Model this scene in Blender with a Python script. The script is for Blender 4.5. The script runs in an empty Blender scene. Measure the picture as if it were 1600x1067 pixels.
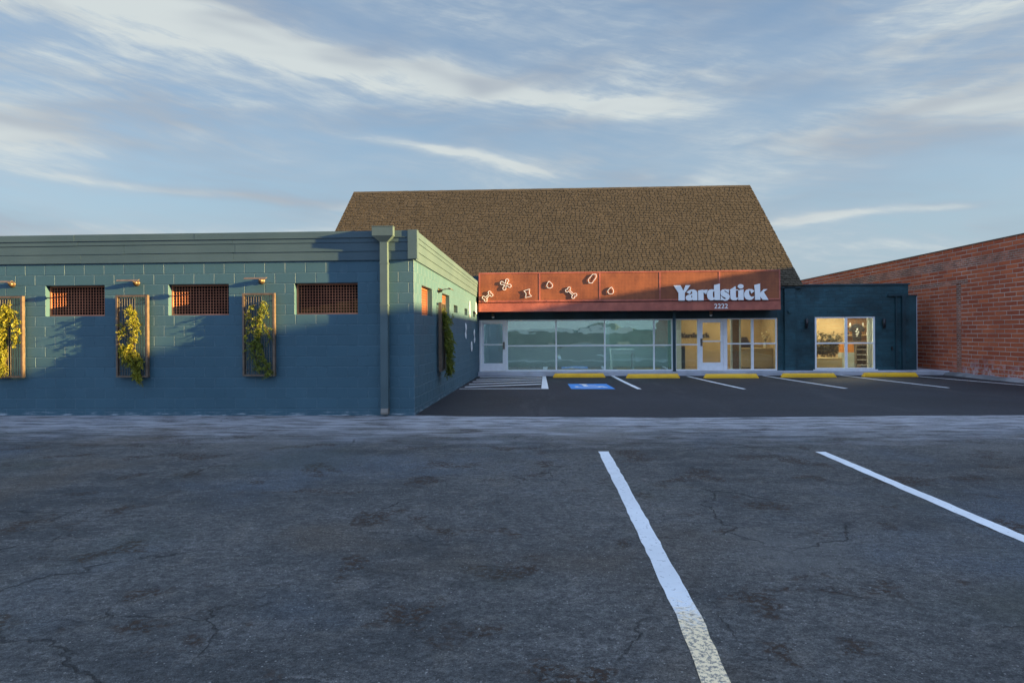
import bpy, math, random
from mathutils import Vector, Matrix
R = math.radians
random.seed(7)
scene = bpy.context.scene
C = scene.collection

# ------------------------------------------------------------------ camera
cd = bpy.data.cameras.new("camera")
cd.sensor_width = 36.0
cd.lens = 24.0075
cd.shift_y = -11.8 / 1600
cd.clip_start = 0.05
cd.clip_end = 2000
cam = bpy.data.objects.new("camera", cd)
C.objects.link(cam)
cam.matrix_world = (Matrix.Translation((0, 0, 1.6)) @ Matrix.Rotation(R(2.95), 4, 'Z')
                    @ Matrix.Rotation(R(90), 4, 'X') @ Matrix.Rotation(R(-0.35), 4, 'Z'))
scene.camera = cam

# ------------------------------------------------------------------ exposure
scene.view_settings.view_transform = 'Standard'
scene.view_settings.look = 'None'
scene.view_settings.gamma = 1.0
scene.view_settings.exposure = 2.4

# ------------------------------------------------------------------ node helpers
class NT:
    def __init__(s, tree):
        s.t = tree
    def n(s, typ, ins=None, **attrs):
        nd = s.t.nodes.new(typ)
        for k, v in attrs.items():
            setattr(nd, k, v)
        for k, v in (ins or {}).items():
            sock = nd.inputs[k]
            if isinstance(v, bpy.types.NodeSocket):
                s.t.links.new(v, sock)
            else:
                if hasattr(sock, 'default_value') and sock.type == 'RGBA' and len(v) == 3:
                    v = (*v, 1)
                sock.default_value = v
        return nd
    def m(s, op, a, b=0.0, c=0.0, clamp=False):
        nd = s.n('ShaderNodeMath', {0: a, 1: b, 2: c}, operation=op)
        nd.use_clamp = clamp
        return nd.outputs[0]
    def mix(s, fac, a, b, mode='MIX'):
        nd = s.n('ShaderNodeMix', data_type='RGBA', blend_type=mode)
        for i, v in ((0, fac), (6, a), (7, b)):
            if isinstance(v, bpy.types.NodeSocket):
                s.t.links.new(v, nd.inputs[i])
            else:
                nd.inputs[i].default_value = (*v, 1) if i and len(v) == 3 else v
        return nd.outputs[2]
    def ss(s, v, a, b):                       # smooth step from a to b (either direction)
        nd = s.n('ShaderNodeMapRange', {0: v, 1: a, 2: b, 3: 0.0, 4: 1.0}, interpolation_type='SMOOTHSTEP')
        return nd.outputs[0]
    def noise(s, vec, scale, detail=4, rough=0.55, dist=0.0):
        return s.n('ShaderNodeTexNoise', {'Vector': vec, 'Scale': scale, 'Detail': detail, 'Roughness': rough,
                                          'Distortion': dist}).outputs[0]
    def xyz(s, x, y, z):
        return s.n('ShaderNodeCombineXYZ', {0: x, 1: y, 2: z}).outputs[0]
    def sep(s, v):
        return s.n('ShaderNodeSeparateXYZ', {0: v}).outputs
    def scl(s, v, sc):
        return s.n('ShaderNodeVectorMath', {0: v, 1: sc}, operation='MULTIPLY').outputs[0]

# ------------------------------------------------------------------ world: sky with high thin clouds
SUN = Vector((1.0, -0.15, 0.162)).normalized()
SUN_EL = math.asin(SUN.z)
SUN_ROT = math.atan2(SUN.x, SUN.y)
world = bpy.data.worlds.new("World")
scene.world = world
world.use_nodes = True
wt = NT(world.node_tree)
world.node_tree.nodes.clear()
sky = wt.n('ShaderNodeTexSky', sky_type='NISHITA', sun_disc=False, sun_elevation=SUN_EL, sun_rotation=SUN_ROT,
           altitude=0.0, air_density=1.0, dust_density=0.6, ozone_density=1.6).outputs[0]
dirv = wt.n('ShaderNodeTexCoord').outputs['Generated']
dx, dy, dz = wt.sep(dirv)
az = wt.m('ARCTAN2', dx, dy)
el = wt.m('ARCTAN2', dz, wt.m('SQRT', wt.m('ADD', wt.m('MULTIPLY', dx, dx), wt.m('MULTIPLY', dy, dy))))
SKY_K = 0.050
skyc = wt.mix(1.0, sky, (SKY_K, SKY_K, SKY_K), 'MULTIPLY')
veil = wt.m('ADD', 0.55, wt.m('MULTIPLY', wt.ss(el, 0.30, 0.02), 0.33))
skyc = wt.mix(veil, skyc, wt.mix(wt.ss(el, 0.42, 0.04), (0.038, 0.060, 0.095), (0.066, 0.091, 0.112)))
p_ae = wt.xyz(az, el, 0.0)
warp = wt.n('ShaderNodeTexNoise', {'Vector': wt.scl(p_ae, (3.0, 9.0, 1)), 'Scale': 1.0, 'Detail': 5.0}).outputs[1]
p_w = wt.n('ShaderNodeVectorMath', {0: p_ae, 1: wt.scl(wt.n('ShaderNodeVectorMath', {0: warp, 1: (0.5, 0.5, 0.5)}, operation='SUBTRACT').outputs[0], (0.10, 0.05, 0))}, operation='ADD').outputs[0]
aw, ew, _ = wt.sep(p_w)
streak = wt.noise(wt.scl(p_w, (5.0, 26.0, 1)), 1.0, 6, 0.6)
fine = wt.noise(wt.scl(p_w, (16.0, 60.0, 1)), 1.0, 5, 0.6)
broad = wt.noise(wt.scl(p_w, (2.2, 8.0, 1)), 1.0, 4, 0.55)
fibre = wt.noise(wt.scl(wt.xyz(wt.m('ADD', aw, wt.m('MULTIPLY', ew, 0.6)), wt.m('ADD', ew, wt.m('MULTIPLY', aw, 0.22)), 0.0), (9.0, 70.0, 1)), 1.0, 7, 0.68)
tex = wt.m('ADD', wt.m('ADD', wt.m('MULTIPLY', streak, 0.58), wt.m('MULTIPLY', fine, 0.26)), wt.m('MULTIPLY', wt.ss(fibre, 0.28, 0.75), 0.18))
cloud = wt.m('MULTIPLY', wt.ss(broad, 0.26, 0.70), wt.ss(tex, 0.16, 0.74))
cloud = wt.m('ADD', wt.m('MULTIPLY', cloud, 1.0), 0.07)
def band(a0, e0, a1, e1, w, amt, curve=0.0):
    k = (e1 - e0) / (a1 - a0)
    t = wt.m('SUBTRACT', aw, a0)
    line = wt.m('ADD', e0, wt.m('MULTIPLY', t, k))
    if curve:
        u = wt.m('MULTIPLY', t, wt.m('SUBTRACT', aw, a1))
        line = wt.m('ADD', line, wt.m('MULTIPLY', u, curve))
    d = wt.m('DIVIDE', wt.m('SUBTRACT', ew, line), w)
    g = wt.m('EXPONENT', wt.m('MULTIPLY', wt.m('MULTIPLY', d, d), -1.0))
    L = abs(a1 - a0) * 0.22
    ends = wt.m('MULTIPLY', wt.ss(aw, a0 - L, a0 + L), wt.ss(aw, a1 + L, a1 - L))
    return wt.m('MULTIPLY', wt.m('MULTIPLY', g, ends), wt.m('MULTIPLY', wt.m('ADD', 0.22, wt.m('MULTIPLY', tex, 0.85)), amt))
BANDS = [
    (-0.90, 0.42, -0.33, 0.385, 0.035, 1.0, -0.05),
    (-0.48, 0.395, -0.05, 0.345, 0.028, 0.75, 0.0),
    (-0.20, 0.378, 0.24, 0.305, 0.020, 0.95, 0.15),
    (-0.95, 0.262, -0.62, 0.235, 0.045, 1.1, 0.0),
    (-0.62, 0.190, -0.26, 0.180, 0.008, 1.0, 0.0),
    (-0.30, 0.285, 0.02, 0.225, 0.008, 0.8, 0.1),
    (0.18, 0.225, 0.75, 0.275, 0.050, 0.62, 0.0),
    (0.30, 0.150, 0.56, 0.152, 0.007, 1.0, 0.0),
    (-0.90, 0.115, -0.30, 0.130, 0.016, 0.6, 0.0),
    (0.30, 0.345, 0.75, 0.385, 0.030, 0.40, 0.0),
]
for b in BANDS:
    cloud = wt.m('ADD', cloud, band(*b))
cloud = wt.m('MULTIPLY', wt.m('MINIMUM', cloud, 1.0), wt.ss(el, -0.02, 0.02))
sund = wt.n('ShaderNodeVectorMath', {0: dirv, 1: tuple(SUN)}, operation='DOT_PRODUCT').outputs['Value']
glow = wt.m('ADD', 1.0, wt.m('MULTIPLY', wt.ss(sund, 0.60, 1.0), 2.6))
dark = wt.ss(wt.noise(wt.scl(p_w, (3.0, 13.0, 1)), 1.0, 3, 0.5), 0.42, 0.66)
ccol = wt.mix(wt.m('MULTIPLY', dark, 0.8), wt.mix(wt.ss(cloud, 0.35, 1.0), (0.086, 0.102, 0.122), (0.122, 0.134, 0.140)), (0.066, 0.077, 0.096))
ccol = wt.mix(1.0, ccol, wt.xyz(glow, glow, wt.m('MULTIPLY', glow, 0.97)), 'MULTIPLY')
final = wt.mix(cloud, skyc, ccol)
# sky brightness added overhead and behind the camera, unseen, to fill the shade
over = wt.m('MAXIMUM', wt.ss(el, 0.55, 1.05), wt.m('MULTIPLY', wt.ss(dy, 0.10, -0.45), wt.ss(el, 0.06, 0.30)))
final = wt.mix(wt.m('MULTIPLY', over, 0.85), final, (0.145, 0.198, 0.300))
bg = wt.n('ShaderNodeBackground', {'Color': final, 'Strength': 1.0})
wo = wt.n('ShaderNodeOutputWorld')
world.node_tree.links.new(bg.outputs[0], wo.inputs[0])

# ------------------------------------------------------------------ sun
sl = bpy.data.lights.new("sun", 'SUN')
sl.energy = 5.0
sl.angle = R(0.5)
sl.color = (1.0, 0.67, 0.25)
so = bpy.data.objects.new("sun", sl)
C.objects.link(so)
so.rotation_euler = (-SUN).to_track_quat('-Z', 'Y').to_euler()
so.location = SUN * 60

def area_light(name, loc, sx, sy, energy, color):
    l = bpy.data.lights.new(name, 'AREA')
    l.shape = 'RECTANGLE'; l.size = sx; l.size_y = sy
    l.energy = energy; l.color = color
    o = bpy.data.objects.new(name, l)
    o.location = loc
    C.objects.link(o)
    return o
# lit rooms behind the glass
area_light("room_lamp_left", (1.0, 26.5, 2.55), 6.4, 0.8, 40, (0.88, 1.0, 0.97))
area_light("room_lamp_right", (6.9, 27.0, 2.5), 2.4, 1.2, 12, (1.0, 0.90, 0.72))
area_light("room_lamp_annex", (10.9, 26.9, 2.6), 2.0, 1.0, 36, (1.0, 0.88, 0.68))

# ------------------------------------------------------------------ materials
def new_mat(name):
    m = bpy.data.materials.new(name)
    m.use_nodes = True
    m.node_tree.nodes.clear()
    t = NT(m.node_tree)
    out = t.n('ShaderNodeOutputMaterial')
    return m, t, out
def pbsdf(t, out, color, rough=0.6, metal=0.0, normal=None, spec=0.5, **kw):
    ins = {'Base Color': color, 'Roughness': rough, 'Metallic': metal, 'Specular IOR Level': spec}
    if normal is not None:
        ins['Normal'] = normal
    ins.update(kw)
    p = t.n('ShaderNodeBsdfPrincipled', ins)
    t.t.links.new(p.outputs[0], out.inputs[0])
    return p
def bump(t, h, strength=0.3, dist=0.01, normal=None):
    ins = {'Height': h, 'Strength': strength, 'Distance': dist}
    if normal is not None:
        ins['Normal'] = normal
    return t.n('ShaderNodeBump', ins).outputs[0]
def objc(t):
    return t.n('ShaderNodeTexCoord').outputs['Object']
def wpos(t):
    return t.n('ShaderNodeNewGeometry').outputs['Position']
def rnd(t):
    return t.n('ShaderNodeAttribute', attribute_name='rnd').outputs['Fac']

def paint_mat(name, col, var=0.12, rough=0.55, bscale=60, bstr=0.25, streak=0.0, rv=0.0):
    m, t, out = new_mat(name)
    p = wpos(t)
    n1 = t.noise(p, 1.3, 5)
    n2 = t.noise(p, bscale, 4)
    n3 = t.noise(t.scl(p, (6, 6, 0.7)), 1.0, 4)
    lo = tuple(c * (1 - var * 1.6) for c in col); hi = tuple(min(1, c * (1 + var * 1.4) + 0.004) for c in col)
    c = t.mix(t.ss(n1, 0.3, 0.7), lo, hi)
    if rv:
        c = t.mix(1.0, c, t.xyz(*[t.m('ADD', 1 - rv, t.m('MULTIPLY', rnd(t), 2 * rv))] * 3), 'MULTIPLY')
    if streak:
        c = t.mix(t.m('MULTIPLY', t.ss(n3, 0.55, 0.75), streak), c, (0.25, 0.25, 0.24))
    pbsdf(t, out, c, t.m('ADD', rough, t.m('MULTIPLY', n2, 0.2)), normal=bump(t, n2, bstr, 0.006))
    return m

def block_mat():
    m, t, out = new_mat("painted_block")
    p = wpos(t)
    x, y, z = t.sep(p)
    n1 = t.noise(p, 0.9, 5)
    n2 = t.noise(p, 90, 4, 0.65)
    n3 = t.noise(p, 14, 4)
    c = t.mix(t.ss(n1, 0.28, 0.72), (0.033, 0.093, 0.129), (0.042, 0.107, 0.146))
    c = t.mix(1.0, c, t.xyz(*[t.m('ADD', 0.95, t.m('MULTIPLY', t.m('MINIMUM', rnd(t), 1.0), 0.10))] * 3), 'MULTIPLY')
    edge = t.m('MULTIPLY', t.m('GREATER_THAN', rnd(t), 1.5), t.ss(n3, 0.30, 0.55))
    c = t.mix(t.m('MULTIPLY', edge, 0.30), c, (0.24, 0.31, 0.36))  # joint highlights painted in as paler block edges
    # salts bleeding out of the lowest joints
    eff = t.m('MULTIPLY', t.ss(t.m('ADD', z, t.m('MULTIPLY', n3, 0.10)), 0.20, 0.08), t.ss(t.noise(t.scl(p, (3, 3, 30)), 1.0, 4), 0.48, 0.68))
    c = t.mix(t.m('MULTIPLY', eff, 0.8), c, (0.50, 0.55, 0.60))
    wear = t.m('MULTIPLY', t.ss(t.noise(t.scl(p, (5, 5, 1.2)), 1.0, 6, 0.65), 0.62, 0.74), 0.20)
    c = t.mix(wear, c, (0.20, 0.27, 0.31))
    h = t.m('ADD', t.m('MULTIPLY', n2, 0.7), t.m('MULTIPLY', n3, 0.5))
    pbsdf(t, out, c, 0.62, normal=bump(t, h, 0.35, 0.006))
    return m

def siding_mat():
    m, t, out = new_mat("painted_board")
    p = wpos(t)
    g = t.noise(t.scl(p, (2.2, 2.2, 70)), 1.0, 5, 0.65)
    n1 = t.noise(p, 0.8, 4)
    c = t.mix(t.ss(n1, 0.3, 0.7), (0.042, 0.082, 0.104), (0.056, 0.100, 0.122))
    c = t.mix(t.m('MULTIPLY', t.ss(g, 0.6, 0.8), 0.25), c, (0.16, 0.22, 0.25))
    pbsdf(t, out, c, 0.6, normal=bump(t, g, 0.5, 0.006))
    return m

def rust_mat(name, col, rough=0.62, grid=True):
    m, t, out = new_mat(name)
    p = wpos(t)
    n1 = t.noise(p, 1.6, 6, 0.6)
    n2 = t.noise(t.scl(p, (3, 3, 2)), 1.0, 5)
    n3 = t.noise(p, 70, 3)
    lo = tuple(c * 0.72 for c in col)
    hi = (col[0] * 1.22, col[1] * 1.32, col[2] * 1.25)
    c = t.mix(t.ss(t.m('ADD', t.m('MULTIPLY', n1, 0.6), t.m('MULTIPLY', n2, 0.4)), 0.34, 0.66), lo, hi)
    h = n3
    if grid:
        x, y, z = t.sep(p)
        gx = t.m('PINGPONG', t.m('MULTIPLY', x, 40.0), 1.0)
        gz = t.m('PINGPONG', t.m('MULTIPLY', z, 40.0), 1.0)
        h = t.m('ADD', t.m('MULTIPLY', t.m('MAXIMUM', gx, gz), 0.8), t.m('MULTIPLY', n3, 0.3))
        hole = t.m('MULTIPLY', t.ss(gx, 0.6, 0.3), t.ss(gz, 0.6, 0.3))
        c = t.mix(t.m('MULTIPLY', hole, 0.45), c, (0.03, 0.012, 0.01))
    pbsdf(t, out, c, rough, normal=bump(t, h, 0.3, 0.004))
    return m

def shingle_mat():
    m, t, out = new_mat("roof_shingle")
    p = wpos(t)
    r = rnd(t)
    n1 = t.noise(p, 0.55, 4)
    n2 = t.noise(p, 45, 4, 0.7)
    n3 = t.noise(t.scl(p, (2.0, 0.4, 0.4)), 1.0, 4)
    c = t.mix(r, (0.044, 0.036, 0.023), (0.086, 0.069, 0.045))
    c = t.mix(t.m('MULTIPLY', t.ss(n1, 0.35, 0.7), 0.5), c, (0.055, 0.045, 0.028))
    c = t.mix(t.m('MULTIPLY', t.ss(n3, 0.5, 0.7), 0.30), c, (0.095, 0.073, 0.044))
    c = t.mix(t.m('MULTIPLY', t.ss(n2, 0.35, 0.6), 0.35), c, (0.04, 0.03, 0.02))
    pbsdf(t, out, c, 0.9, normal=bump(t, n2, 0.5, 0.008), spec=0.2)
    return m

def brick_mat():
    m, t, out = new_mat("red_brick")
    p = wpos(t)
    x, y, z = t.sep(p)
    r = rnd(t)
    n1 = t.noise(p, 0.7, 4)
    n2 = t.noise(p, 55, 4, 0.7)
    n3 = t.noise(p, 7, 5, 0.6)
    c = t.mix(r, (0.380, 0.084, 0.040), (0.580, 0.152, 0.066))
    c = t.mix(t.m('MULTIPLY', t.ss(n1, 0.4, 0.7), 0.4), c, (0.30, 0.085, 0.050))
    c = t.mix(t.m('MULTIPLY', t.ss(n3, 0.55, 0.72), 0.30), c, (0.16, 0.045, 0.030))
    salt = t.m('MULTIPLY', t.ss(z, 0.85, 0.15), t.m('MULTIPLY', t.ss(y, 25.3, 23.8), t.ss(y, 20.6, 22.0)))
    salt = t.m('MULTIPLY', salt, t.ss(t.noise(p, 4.5, 6, 0.65), 0.44, 0.62))
    c = t.mix(t.m('MULTIPLY', salt, 0.75), c, (0.55, 0.44, 0.47))
    pbsdf(t, out, c, 0.85, normal=bump(t, t.m('ADD', n2, n3), 0.5, 0.006), spec=0.25)
    return m

def mortar_mat(name, col):
    m, t, out = new_mat(name)
    p = wpos(t)
    n = t.noise(p, 30, 5, 0.65)
    n1 = t.noise(p, 0.9, 4)
    c = t.mix(t.ss(n1, 0.3, 0.7), tuple(v * 0.6 for v in col), tuple(v * 1.15 for v in col))
    pbsdf(t, out, c, 0.9, normal=bump(t, n, 0.5, 0.006), spec=0.2)
    return m

def old_asphalt_mat():
    m, t, out = new_mat("worn_asphalt")
    p = wpos(t)
    x, y, z = t.sep(p)
    wv = t.n('ShaderNodeTexNoise', {'Vector': p, 'Scale': 1.1, 'Detail': 5.0, 'Roughness': 0.6}).outputs[1]
    pw = t.n('ShaderNodeVectorMath', {0: p, 1: t.scl(wv, (0.9, 0.9, 0))}, operation='ADD').outputs[0]
    n1 = t.noise(p, 0.23, 5, 0.6)
    n2 = t.noise(t.scl(p, (0.9, 2.3, 1)), 1.0, 6, 0.65)
    agg = t.n('ShaderNodeTexVoronoi', {'Vector': p, 'Scale': 130.0}, feature='F1')
    aggc = t.sep(agg.outputs['Color'])[0]
    grit = t.noise(p, 120, 3, 0.7)
    med = t.noise(p, 18, 5, 0.7)
    c = t.mix(t.ss(n1, 0.36, 0.64), (0.038, 0.044, 0.050), (0.108, 0.112, 0.116))
    c = t.mix(t.m('MULTIPLY', t.ss(n2, 0.42, 0.66), 0.75), c, (0.112, 0.116, 0.122))
    c = t.mix(t.m('MULTIPLY', t.ss(med, 0.35, 0.62), 0.60), c, (0.030, 0.032, 0.036))
    mot = t.noise(pw, 4.2, 6, 0.68)
    c = t.mix(t.m('MULTIPLY', t.ss(mot, 0.50, 0.68), 0.45), c, (0.125, 0.122, 0.118))
    c = t.mix(t.m('MULTIPLY', t.ss(mot, 0.46, 0.30), 0.55), c, (0.026, 0.029, 0.034))
    bl = t.noise(t.n('ShaderNodeVectorMath', {0: p, 1: (-17.0, 5.0, 0)}, operation='ADD').outputs[0], 0.33, 4, 0.55)
    c = t.mix(t.m('MULTIPLY', t.ss(bl, 0.50, 0.66), 0.60), c, (0.066, 0.088, 0.120))
    c = t.mix(t.m('MULTIPLY', t.ss(bl, 0.46, 0.32), 0.55), c, (0.080, 0.066, 0.052))
    scr = t.noise(t.scl(pw, (1.2, 9.0, 1)), 1.0, 6, 0.7)
    c = t.mix(t.m('MULTIPLY', t.ss(scr, 0.61, 0.70), 0.40), c, (0.19, 0.19, 0.195))
    c = t.mix(t.m('MULTIPLY', t.ss(scr, 0.37, 0.30), 0.60), c, (0.018, 0.018, 0.020))
    # bright and dark stones of the aggregate
    c = t.mix(t.m('MULTIPLY', t.m('MULTIPLY', t.ss(aggc, 0.90, 0.97), t.ss(agg.outputs[0], 0.40, 0.12)), 0.60), c, (0.34, 0.34, 0.33))
    c = t.mix(t.m('MULTIPLY', t.ss(aggc, 0.30, 0.05), 0.6), c, (0.022, 0.022, 0.024))
    fg = t.noise(p, 48, 6, 0.75)
    fg2 = t.noise(t.scl(p, (9, 22, 1)), 1.0, 7, 0.75)
    fg3 = t.noise(p, 130, 4, 0.8)
    gain = t.m('ADD', 0.46, t.m('ADD', t.m('MULTIPLY', t.ss(fg, 0.38, 0.64), 0.55), t.m('MULTIPLY', t.ss(fg2, 0.34, 0.66), 0.44)))
    gain = t.m('MULTIPLY', t.m('MULTIPLY', gain, 1.42), t.m('ADD', 0.70, t.m('MULTIPLY', t.ss(fg3, 0.38, 0.66), 0.75)))
    c = t.mix(1.0, c, t.xyz(t.m('MULTIPLY', gain, 1.05), gain, t.m('MULTIPLY', gain, 0.92)), 'MULTIPLY')
    peb = t.n('ShaderNodeTexVoronoi', {'Vector': p, 'Scale': 46.0}, feature='F1')
    pk = t.m('MULTIPLY', t.m('GREATER_THAN', t.sep(peb.outputs['Color'])[0], 0.93), t.ss(peb.outputs[0], 0.30, 0.18))
    c = t.mix(t.m('MULTIPLY', pk, 0.75), c, (0.36, 0.35, 0.33))
    # rusty pock marks
    s1 = t.noise(pw, 1.6, 3, 0.5)
    s2 = t.noise(p, 26, 5, 0.75)
    st = t.m('MULTIPLY', t.ss(s1, 0.57, 0.65), t.ss(s2, 0.49, 0.53))
    c = t.mix(t.m('MULTIPLY', st, 0.9), c, (0.048, 0.027, 0.017))
    # oil stains
    o1 = t.noise(p, 0.55, 4, 0.55)
    c = t.mix(t.m('MULTIPLY', t.ss(o1, 0.60, 0.75), 0.5), c, (0.022, 0.026, 0.032))
    # greenish and brownish films of algae and rust on the old lot
    g1 = t.noise(t.n('ShaderNodeVectorMath', {0: p, 1: (31.0, 7.0, 0)}, operation='ADD').outputs[0], 0.42, 3, 0.5)
    c = t.mix(t.m('MULTIPLY', t.ss(g1, 0.56, 0.72), 0.35), c, (0.052, 0.060, 0.042))
    # pale dust with grazing sky sheen painted in, along wall foot and new joint
    du = t.m('MULTIPLY', t.ss(t.m('ADD', y, t.m('MULTIPLY', t.m('SUBTRACT', n2, 0.5), 4.2)), 9.2, 12.2),
             t.ss(t.noise(t.scl(p, (1.2, 5.0, 1)), 1.0, 6, 0.7), 0.32, 0.62))
    c = t.mix(t.m('MULTIPLY', du, 0.80), c, (0.46, 0.47, 0.51))
    # ravelled pale patches
    def patch(cx, cy, rx, ry):
        ax = t.m('DIVIDE', t.m('SUBTRACT', x, cx), rx); ay = t.m('DIVIDE', t.m('SUBTRACT', y, cy), ry)
        d = t.m('ADD', t.m('MULTIPLY', ax, ax), t.m('MULTIPLY', ay, ay))
        return t.ss(t.m('ADD', d, t.m('ADD', t.m('MULTIPLY', t.m('SUBTRACT', s2, 0.5), 3.5), t.m('MULTIPLY', t.m('SUBTRACT', n2, 0.5), 6.0))), 0.9, 0.2)
    pt = patch(0.65, 10.9, 0.75, 0.9)
    for q in ((-2.6, 10.4, 1.1, 1.0), (-3.9, 9.6, 0.8, 0.9), (1.7, 5.0, 0.55, 0.55), (6.0, 9.2, 0.9, 0.5)):
        pt = t.m('MAXIMUM', pt, t.m('MULTIPLY', patch(*q), 0.4))
    c = t.mix(t.m('MULTIPLY', pt, t.m('MULTIPLY', t.ss(med, 0.30, 0.60), 0.8)), c, (0.20, 0.198, 0.19))
    # cracks
    def crack(scale, w, lo, hi, off):
        v = t.n('ShaderNodeTexVoronoi', {'Vector': t.n('ShaderNodeVectorMath', {0: pw, 1: (off, off, 0)}, operation='ADD').outputs[0], 'Scale': scale}, feature='DISTANCE_TO_EDGE').outputs[0]
        k = t.noise(t.n('ShaderNodeVectorMath', {0: p, 1: (off * 3, 5, 0)}, operation='ADD').outputs[0], 0.5, 4)
        return t.m('MULTIPLY', t.ss(v, w, w * 0.25), t.ss(k, lo, hi))
    ck = t.m('MAXIMUM', crack(0.42, 0.006, 0.50, 0.62, 3.0), crack(1.1, 0.010, 0.57, 0.68, 11.0))
    c = t.mix(t.m('MULTIPLY', ck, 0.65), c, (0.012, 0.012, 0.013))
    h = t.m('ADD', t.m('MULTIPLY', grit, 0.5), t.m('MULTIPLY', med, 1.0))
    h = t.m('ADD', h, t.m('MULTIPLY', agg.outputs[0], -0.6))
    h = t.m('SUBTRACT', h, t.m('MULTIPLY', t.m('ADD', ck, t.m('MULTIPLY', st, 0.4)), 1.5))
    pbsdf(t, out, c, t.m('ADD', 0.60, t.m('MULTIPLY', med, 0.3)), normal=bump(t, h, 0.9, 0.016), spec=0.3)
    return m

def new_asphalt_mat():
    m, t, out = new_mat("fresh_asphalt")
    p = wpos(t)
    n1 = t.noise(p, 0.35, 5, 0.6)
    n2 = t.noise(t.scl(p, (0.5, 3.0, 1)), 1.0, 5, 0.6)
    grit = t.noise(p, 110, 3, 0.7)
    med = t.noise(p, 15, 5, 0.7)
    c = t.mix(t.ss(n1, 0.3, 0.7), (0.0105, 0.0125, 0.0165), (0.019, 0.022, 0.0285))
    c = t.mix(t.m('MULTIPLY', t.ss(n2, 0.5, 0.72), 0.45), c, (0.030, 0.032, 0.037))
    c = t.mix(t.m('MULTIPLY', t.ss(med, 0.62, 0.75), 0.4), c, (0.045, 0.046, 0.050))
    x, y, z = t.sep(p)
    wv = t.noise(p, 0.25, 3)
    tr_ = t.m('PINGPONG', t.m('ADD', t.m('MULTIPLY', x, 0.55), t.m('MULTIPLY', wv, 2.2)), 1.0)
    ty_ = t.m('MULTIPLY', t.ss(tr_, 0.80, 0.97), t.ss(t.noise(t.scl(p, (6, 0.5, 1)), 1.0, 4), 0.42, 0.62))
    c = t.mix(t.m('MULTIPLY', ty_, 0.45), c, (0.048, 0.049, 0.053))
    ds = t.m('MULTIPLY', t.ss(y, 23.6, 25.0), t.ss(t.noise(p, 5, 5, 0.7), 0.45, 0.65))
    c = t.mix(t.m('MULTIPLY', ds, 0.5), c, (0.075, 0.074, 0.073))
    c = t.mix(t.m('MULTIPLY', t.ss(t.noise(p, 60, 2, 0.6), 0.70, 0.76), 0.5), c, (0.13, 0.13, 0.13))
    h = t.m('ADD', grit, t.m('MULTIPLY', med, 0.8))
    pbsdf(t, out, c, t.m('ADD', 0.58, t.m('MULTIPLY', med, 0.3)), normal=bump(t, h, 0.6, 0.009), spec=0.35)
    return m

def line_mat(name, col, wear_lo=0.60, wear_hi=0.72, old=False):
    m, t, out = new_mat(name)
    p = wpos(t)
    x, y, z = t.sep(p)
    a = t.noise(p, 26, 6, 0.72)
    b = t.noise(p, 2.2, 4)
    c = t.mix(t.ss(b, 0.3, 0.7), tuple(v * 0.86 for v in col), col)
    if old:            # the nearest stretch is an older coat, yellowed and flaking
        k = t.ss(t.m('ADD', y, t.m('MULTIPLY', t.m('SUBTRACT', a, 0.5), 1.5)), 4.05, 3.55)
        c = t.mix(k, c, (0.86, 0.68, 0.42))
        flake = t.m('MULTIPLY', k, t.ss(t.noise(p, 40, 6, 0.75), 0.49, 0.55))
        c = t.mix(t.m('MULTIPLY', flake, 0.8), c, (0.10, 0.11, 0.13))
    wear = t.ss(a, wear_lo, wear_hi)
    c = t.mix(t.m('MULTIPLY', wear, 0.7), c, (0.07, 0.075, 0.085))
    pbsdf(t, out, c, 0.6, normal=bump(t, a, 0.4, 0.004))
    return m

def plain(name, col, rough=0.5, metal=0.0, var=0.08, nscale=8, bstr=0.08):
    m, t, out = new_mat(name)
    p = wpos(t)
    n = t.noise(p, nscale, 4)
    n2 = t.noise(p, 80, 3)
    c = t.mix(t.ss(n, 0.3, 0.7), tuple(v * (1 - var) for v in col), tuple(min(1, v * (1 + var)) for v in col))
    pbsdf(t, out, c, rough, metal, normal=bump(t, n2, bstr, 0.004))
    return m

def wood_mat(name, a, b):
    m, t, out = new_mat(name)
    p = wpos(t)
    g = t.noise(t.scl(p, (3, 3, 40)), 1.0, 5, 0.6)
    c = t.mix(t.ss(g, 0.3, 0.7), a, b)
    pbsdf(t, out, c, 0.5)
    return m

def leaf_mat(name, a, b, c2):
    m, t, out = new_mat(name)
    r = rnd(t)
    c = t.mix(r, a, b)
    c = t.mix(t.m('MULTIPLY', t.ss(t.noise(wpos(t), 9, 3), 0.45, 0.7), 0.5), c, c2)
    c = t.mix(t.m('MULTIPLY', t.ss(t.noise(wpos(t), 31, 2), 0.64, 0.70), 0.7), c, (0.16, 0.085, 0.03))
    d = t.n('ShaderNodeBsdfPrincipled', {'Base Color': c, 'Roughness': 0.5, 'Specular IOR Level': 0.3})
    tr = t.n('ShaderNodeBsdfTranslucent', {'Color': c})
    mx = t.n('ShaderNodeMixShader', {0: 0.3, 1: d.outputs[0], 2: tr.outputs[0]})
    t.t.links.new(mx.outputs[0], out.inputs[0])
    return m

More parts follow.
